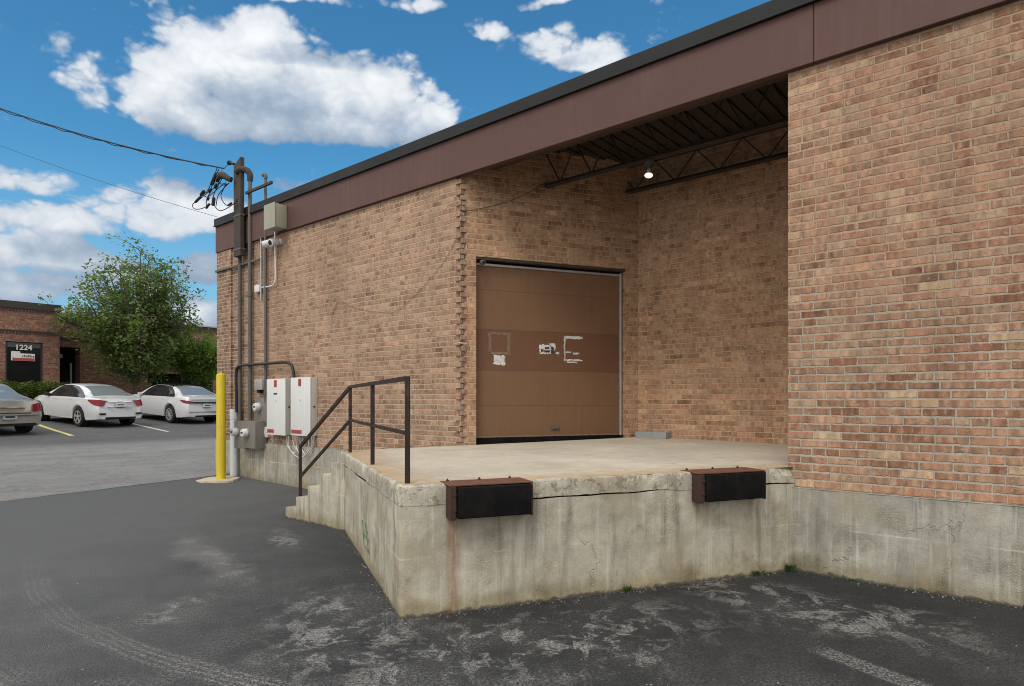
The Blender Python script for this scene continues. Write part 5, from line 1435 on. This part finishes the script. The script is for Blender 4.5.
def tree(root, H, fork, spread, nb, seed, mat, nl, lsize, trunk_r, lean=Vector((0, 0, 0)), shape=None):
    rn = random.Random(seed); base = root.matrix_world.translation.copy()
    mb = MB(); blobs = []
    f = base + UP * fork
    mb.tube([base - UP * .1, base + UP * .12, base + UP * fork * .6, f], [trunk_r * 1.5, trunk_r * 1.1, trunk_r * .95, trunk_r * .9], 10)
    for i in range(nb):
        a = i * 2.399 + rn.uniform(-.3, .3); 
        hh = rn.uniform(.40, 1.0) if i > 2 else (.8 + .1 * i)
        rad = shape(hh) * spread * rn.uniform(.55, 1.0)
        tip = base + Vector((math.cos(a) * rad, math.sin(a) * rad, fork + (H - fork) * hh * rn.uniform(.92, 1.0))) + lean * hh
        mid = f.lerp(tip, .5) + Vector((rn.uniform(-.2, .2), rn.uniform(-.2, .2), .18 * (tip - f).length * (1 - hh) + .1))
        pts = spline([f - UP * .15, f.lerp(mid, .5), mid, tip], 4)
        mb.tube(pts, [trunk_r * .6 * (1 - k / len(pts)) + .012 for k in range(len(pts))], 6)
        for k in range(3, len(pts)):
            t = k / (len(pts) - 1)
            for q in range(3):
                tw = Vector((rn.gauss(0, 1), rn.gauss(0, 1), rn.gauss(.15, .6))).normalized() * rn.uniform(.25, .75) * (spread / 2.6)
                e = pts[k] + tw
                if rn.random() < .6: mb.tube([pts[k], pts[k].lerp(e, .6) + UP * .05, e], [.016, .011, .005], 4)
                r = rn.uniform(.20, .46) * (spread / 2.6)
                if rn.random() < .93: blobs.append((e, r, .75, r ** 2.2))
    mb.build('trunk', M['bark'], root, smooth=60)
    leaves('crown', mat, root, blobs, nl, lsize, seed + 1)
def at_q(px, q): p = FB(px, q); return Vector((p.x, p.y, hgt(p)))
tp = at_q(135.5, 17.0)
tr = thing('shade_tree', tp, 'tall leafy shade tree with forked trunk behind the white cars', 'tree')
tree(tr, 7.3, 1.45, 3.3, 44, 11, M['leaf_tree'], 32000, .155, .11, -N * .25, lambda h: (.35 + 1.44 * h) if h < .45 else 1.0 * max(.12, (1.06 - h) / .61) ** .8)
tp = at_q(196, 18.0)
tr = thing('small_tree', tp, 'low bright green tree by the far building near the warehouse corner', 'tree')
tree(tr, 4.0, 1.5, 2.5, 20, 23, M['leaf_bright'], 13000, .15, .06, Vector((0, 0, 0)), lambda h: .9 - .35 * h)
# hedge
hp0, hp1 = pp(64, 17.6), pp(-60, 17.6)
hb = B(17.6, (hp0 + hp1) / 2, 0); hb.z = hgt(hb)
hd = thing('hedge', hb, 'clipped yellow-green hedge in front of the far brick building', 'hedge')
bl2 = []; rn = random.Random(3); k = hp0
while k < hp1:
    for dq in (-.45, 0, .45):
        for z in (.25, .7, 1.05): bl2.append((B(17.6 + dq, k, hgt(B(17.6, k, 0)) + z + rn.uniform(-.05, .05)), .40, .85, 1))
    k += .35
leaves('foliage', M['leaf_hedge'], hd, bl2, 16000, .11, 6)
mb = MB(); k = hp0
while k < hp1:
    p = B(17.6, k, 0); p.z = hgt(p); mb.tube([p - UP * .05, p + UP * .5, p + UP * .9 + N * .1], [.02, .015, .006], 5); k += .6
mb.build('stems', M['bark'], hd)
# weeds at the foot of the walls
def weed(p, h, n, seed, label):
    rn = random.Random(seed); vs, fs = [], []
    for i in range(n):
        a = rn.uniform(0, 6.28); l = h * rn.uniform(.5, 1.1); d = Vector((math.cos(a), math.sin(a), 0)) * l * rn.uniform(.15, .7)
        sd = Vector((-math.sin(a), math.cos(a), 0)) * rn.uniform(.004, .010)
        pts = [Vector((0, 0, 0)), d * .35 + UP * l * .5, d + UP * l * rn.uniform(.5, .9)]
        o = Vector((rn.uniform(-.04, .04), rn.uniform(-.02, .02), 0)); k = len(vs)
        vs += [o + pts[0] - sd * .5, o + pts[0] + sd * .5, o + pts[1] + sd * 1.4, o + pts[2], o + pts[1] - sd * 1.4]
        fs.append((k, k + 1, k + 2, k + 3, k + 4))
    me = bpy.data.meshes.new('weed'); me.from_pydata(vs, [], fs); me.materials.append(M['leaf_weed'])
    o = bpy.data.objects.new('weed', me); C.objects.link(o); o.location = p; tag(o, label, 'weed', 'weeds along the wall foot')
wd = [(DK(3.60, -.03, 0), .10, 34, 'largest green weed in the corner between dock and right wall'), (DK(3.25, -.02, 0), .07, 16, 'tall thin weed at the dock foot left of the corner'),
      (DK(1.88, -.02, 0), .075, 20, 'lone weed at the middle of the dock front'), (F(1.78, .09, 0), .08, 24, 'weed at the foot of the right concrete wall near the frame edge'), (F(.55, .09, 0), .03, 12, 'tiny weed sprig on the right wall foot')]
for i, (p, h, n, lb) in enumerate(wd): weed(p, h, n, i, lb)

# grit: small stones gathered at the wall foot and strewn over the asphalt
rn = random.Random(12); mb = MB()
def stone(p, r):
    k = [Vector((rn.uniform(.6, 1), 0, 0)), Vector((0, rn.uniform(.6, 1), 0)), Vector((-rn.uniform(.6, 1), 0, 0)), Vector((0, -rn.uniform(.6, 1), 0))]
    m_ = Matrix.Rotation(rn.uniform(0, 6.28), 3, 'Z')
    ring = [mb.bm.verts.new(p + (m_ @ q) * r) for q in k]; top = mb.bm.verts.new(p + UP * r * rn.uniform(.4, .9)); bot = mb.bm.verts.new(p - UP * r * .4)
    for i in range(4): mb.bm.faces.new((ring[i], ring[(i + 1) % 4], top)); mb.bm.faces.new((ring[(i + 1) % 4], ring[i], bot))
for i in range(650):
    q = rn.random(); w_ = abs(rn.gauss(0, .06)) + .004
    if q < .5: p = DK(rn.uniform(-.05, 3.65), -w_, 0)
    elif q < .7: p = DK(-w_, rn.uniform(0, 3.2), 0)
    else: p = F(rn.uniform(.05, 3.5), .062 + w_, 0)
    p.z = hgt(p) + .001; stone(p, rn.choice((.003, .004, .004, .005, .006, .010)))
for i in range(160):
    p = ground(rn.uniform(20, 1020), rn.uniform(500, 690)); p.z += .001; stone(p, rn.choice((.004, .005, .006, .009)))
tag(mb.build('gravel', M['grit'], uv=False), 'loose grit along the concrete foot and over the asphalt', 'gravel', kind='stuff')

# ------------------------------------------------------------------ sky, sun, camera
w = bpy.data.worlds.new('World'); SC.world = w; w.use_nodes = True
t = NT(w.node_tree)
bgn = w.node_tree.nodes['Background']
SUN_EL, SUN_AZ = 52, 205          # azimuth clockwise from +Y (north)
sky = t.n('ShaderNodeTexSky', sky_type='NISHITA'); sky.sun_disc = False
sky.sun_elevation = R(SUN_EL); sky.sun_rotation = R(SUN_AZ); sky.air_density = 1.0; sky.dust_density = .4; sky.ozone_density = 3.0; sky.altitude = 200
def azel(px, py):
    r = ray(px, py).normalized(); return math.atan2(r.x, r.y), math.asin(r.z)
BLOBS = []
def blob(px, py, rx, ry, wgt=1.0):
    a, e = azel(px, py); a1, _ = azel(px + rx, py); _, e1 = azel(px, py - ry)
    BLOBS.append((a, e, abs(a1 - a), abs(e1 - e), wgt))
for q in [(170, 88, 66, 58), (215, 62, 66, 56), (262, 52, 62, 48), (300, 92, 110, 62), (378, 98, 58, 54), (418, 112, 42, 34), (335, 118, 105, 34), (240, 120, 130, 30), (84, 72, 32, 26, .62), (92, 92, 22, 20, .5),
          (552, 50, 30, 26, .72), (590, 60, 48, 24, .85), (480, 29, 26, 14, .42), (305, 0, 56, 14, .55), (262, -8, 40, 12, .5), (420, 2, 44, 10, .42), (545, 0, 34, 8, .35), (300, 190, 30, 12, .4),
          (48, 186, 40, 22, .85), (14, 186, 26, 16, .6), (140, 214, 84, 28, .95), (190, 210, 70, 32, .95), (60, 222, 90, 20, .75), (20, 250, 74, 30, 1.0), (60, 262, 60, 26, .9), (30, 290, 110, 26, .9), (130, 272, 36, 22, .85), (155, 285, 40, 24, .85), (208, 268, 34, 24, .9), (195, 318, 66, 26, 1.0), (100, 330, 160, 30, .8),
          (-80, 230, 110, 60, .9), (-80, 310, 200, 50, .9)]:
    blob(*q)
grp = bpy.data.node_groups.new('cloud_mass', 'ShaderNodeTree')
grp.interface.new_socket('Vector', in_out='INPUT', socket_type='NodeSocketVector'); grp.interface.new_socket('Mass', in_out='OUTPUT', socket_type='NodeSocketFloat')
g = NT(grp); gi = g.n('NodeGroupInput'); go = g.n('NodeGroupOutput')
dv = g.v('NORMALIZE', gi.outputs[0])
wrp = g.v('ADD', dv, g.v('SCALE', g.v('SUBTRACT', g.noise(dv, 7, 3, .5, color=True), (.5, .5, .5)), None, .05))
x, y, z = g.sep(wrp)
az = g.m('ARCTAN2', x, y); el = g.m('ARCSINE', g.m('MINIMUM', g.m('MAXIMUM', z, -1.0), 1.0))
tot = None
for (a, e, ra, re, wg) in BLOBS:
    u = g.m('DIVIDE', g.m('SUBTRACT', az, a), ra); v = g.m('DIVIDE', g.m('SUBTRACT', el, e), re)
    # flat-bottomed: the lower half is squeezed
    v = g.m('MULTIPLY', v, g.m('ADD', 1.0, g.m('MULTIPLY', g.m('LESS_THAN', v, 0.0), .35)))
    f = g.m('MULTIPLY', g.m('MAXIMUM', g.m('SUBTRACT', 1.0, g.m('ADD', g.m('MULTIPLY', u, u), g.m('MULTIPLY', v, v))), -1.1), wg)
    tot = f if tot is None else g.m('SMOOTH_MAX', tot, f, .25)
# the rest of the sky (overhead, to the sides and behind the viewer) is unseen cloud, added to give soft fill light
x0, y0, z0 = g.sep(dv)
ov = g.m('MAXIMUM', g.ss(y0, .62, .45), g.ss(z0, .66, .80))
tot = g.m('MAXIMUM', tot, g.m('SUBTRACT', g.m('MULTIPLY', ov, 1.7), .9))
g.put(go.inputs[0], tot)
def mass(vec):
    n = t.n('ShaderNodeGroup'); n.node_tree = grp; t.put(n.inputs[0], vec); return n.outputs[0]
dirv = t.n('ShaderNodeTexCoord').outputs['Generated']
sv = t.v('MULTIPLY', t.v('NORMALIZE', dirv), (1, 1, 1.4))
wv = t.v('ADD', sv, t.v('SCALE', t.v('SUBTRACT', t.noise(sv, 20, 3, .55, color=True), (.5, .5, .5)), None, .05))
b1 = t.noise(sv, 10, 8, .6)
c1 = t.vor(wv, 14, 'SMOOTH_F1'); c2 = t.vor(wv, 34, 'F1'); c3 = t.vor(wv, 80, 'F1')
puff = t.m('ADD', t.m('MULTIPLY', t.m('SUBTRACT', .38, c1), .62), t.m('ADD', t.m('MULTIPLY', t.m('SUBTRACT', .42, c2), .36), t.m('MULTIPLY', t.m('SUBTRACT', .42, c3), .2)))
bill = t.m('ADD', t.m('MULTIPLY', t.m('SUBTRACT', b1, .5), 1.1), puff)
m0 = mass(dirv); m1 = mass(t.v('ADD', dirv, (-.03, .0, .085)))
d0 = t.m('ADD', m0, t.m('MULTIPLY', bill, 1.5))
alpha = t.ss(d0, -.10, .42)
sh = t.m('ADD', t.m('MULTIPLY', t.m('SUBTRACT', m0, t.m('MULTIPLY', m1, .95)), .55), t.m('MULTIPLY', bill, .75))
lit = t.ss(sh, -.50, 1.25)
zc = t.sep(t.v('NORMALIZE', dirv))[2]
lit = t.m('MULTIPLY', lit, t.ss(zc, .20, .38, .80, 1.0))
ccol = t.ramp(lit, [(0, (.25, .34, .46)), (.25, (.43, .51, .61)), (.55, (.70, .74, .79)), (.85, (.90, .92, .94))])
ccol = t.v('SCALE', ccol, None, 10.0)
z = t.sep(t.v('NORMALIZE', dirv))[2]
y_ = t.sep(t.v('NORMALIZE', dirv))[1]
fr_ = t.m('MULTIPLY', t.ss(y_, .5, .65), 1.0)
ccol = t.mix(fr_, (11.5, 11.5, 11.6), ccol)  # out of view the cloud is set brighter than the visible clouds, as fill
hs = t.n('ShaderNodeHueSaturation'); hs.inputs['Saturation'].default_value = 1.12; hs.inputs['Value'].default_value = 1.0
t.put(hs.inputs['Color'], sky.outputs[0])
deep = t.v('MULTIPLY', hs.outputs[0], (.70, 1.32, 1.34))
deep = t.mix(t.ss(z, .34, .06, 0.0, .7), deep, (2.5, 4.5, 6.3))
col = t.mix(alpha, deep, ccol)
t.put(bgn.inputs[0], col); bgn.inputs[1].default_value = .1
w.cycles.sampling_method = 'MANUAL'; w.cycles.sample_map_resolution = 512

sun = bpy.data.lights.new('sun', 'SUN'); sun.energy = 1.5; sun.angle = R(24); sun.color = (1, .95, .87)
so = bpy.data.objects.new('sun', sun); C.objects.link(so)
sd = Vector((math.sin(R(SUN_AZ)) * math.cos(R(SUN_EL)), math.cos(R(SUN_AZ)) * math.cos(R(SUN_EL)), math.sin(R(SUN_EL))))
so.rotation_euler = (-sd).to_track_quat('-Z', 'Y').to_euler(); so.location = sd * 50

cam = bpy.data.cameras.new('camera'); co = bpy.data.objects.new('camera', cam); C.objects.link(co)
co.location = CAM; co.rotation_euler = (R(90), 0, 0); cam.lens = 22.5; cam.sensor_width = 36; cam.shift_y = 57 / 1024
cam.clip_start = .05; cam.clip_end = 2000
SC.camera = co
SC.view_settings.view_transform = 'Standard'; SC.view_settings.look = 'None'; SC.view_settings.exposure = 0.12; SC.view_settings.gamma = 1
SC.view_settings.use_curve_mapping = False
SC.render.engine = 'CYCLES'; SC.cycles.filter_width = 1.0
SC.cycles.max_bounces = 6; SC.cycles.diffuse_bounces = 3; SC.cycles.glossy_bounces = 3; SC.cycles.transmission_bounces = 2; SC.cycles.use_denoising = True
SC.render.resolution_x = 1024; SC.render.resolution_y = 686
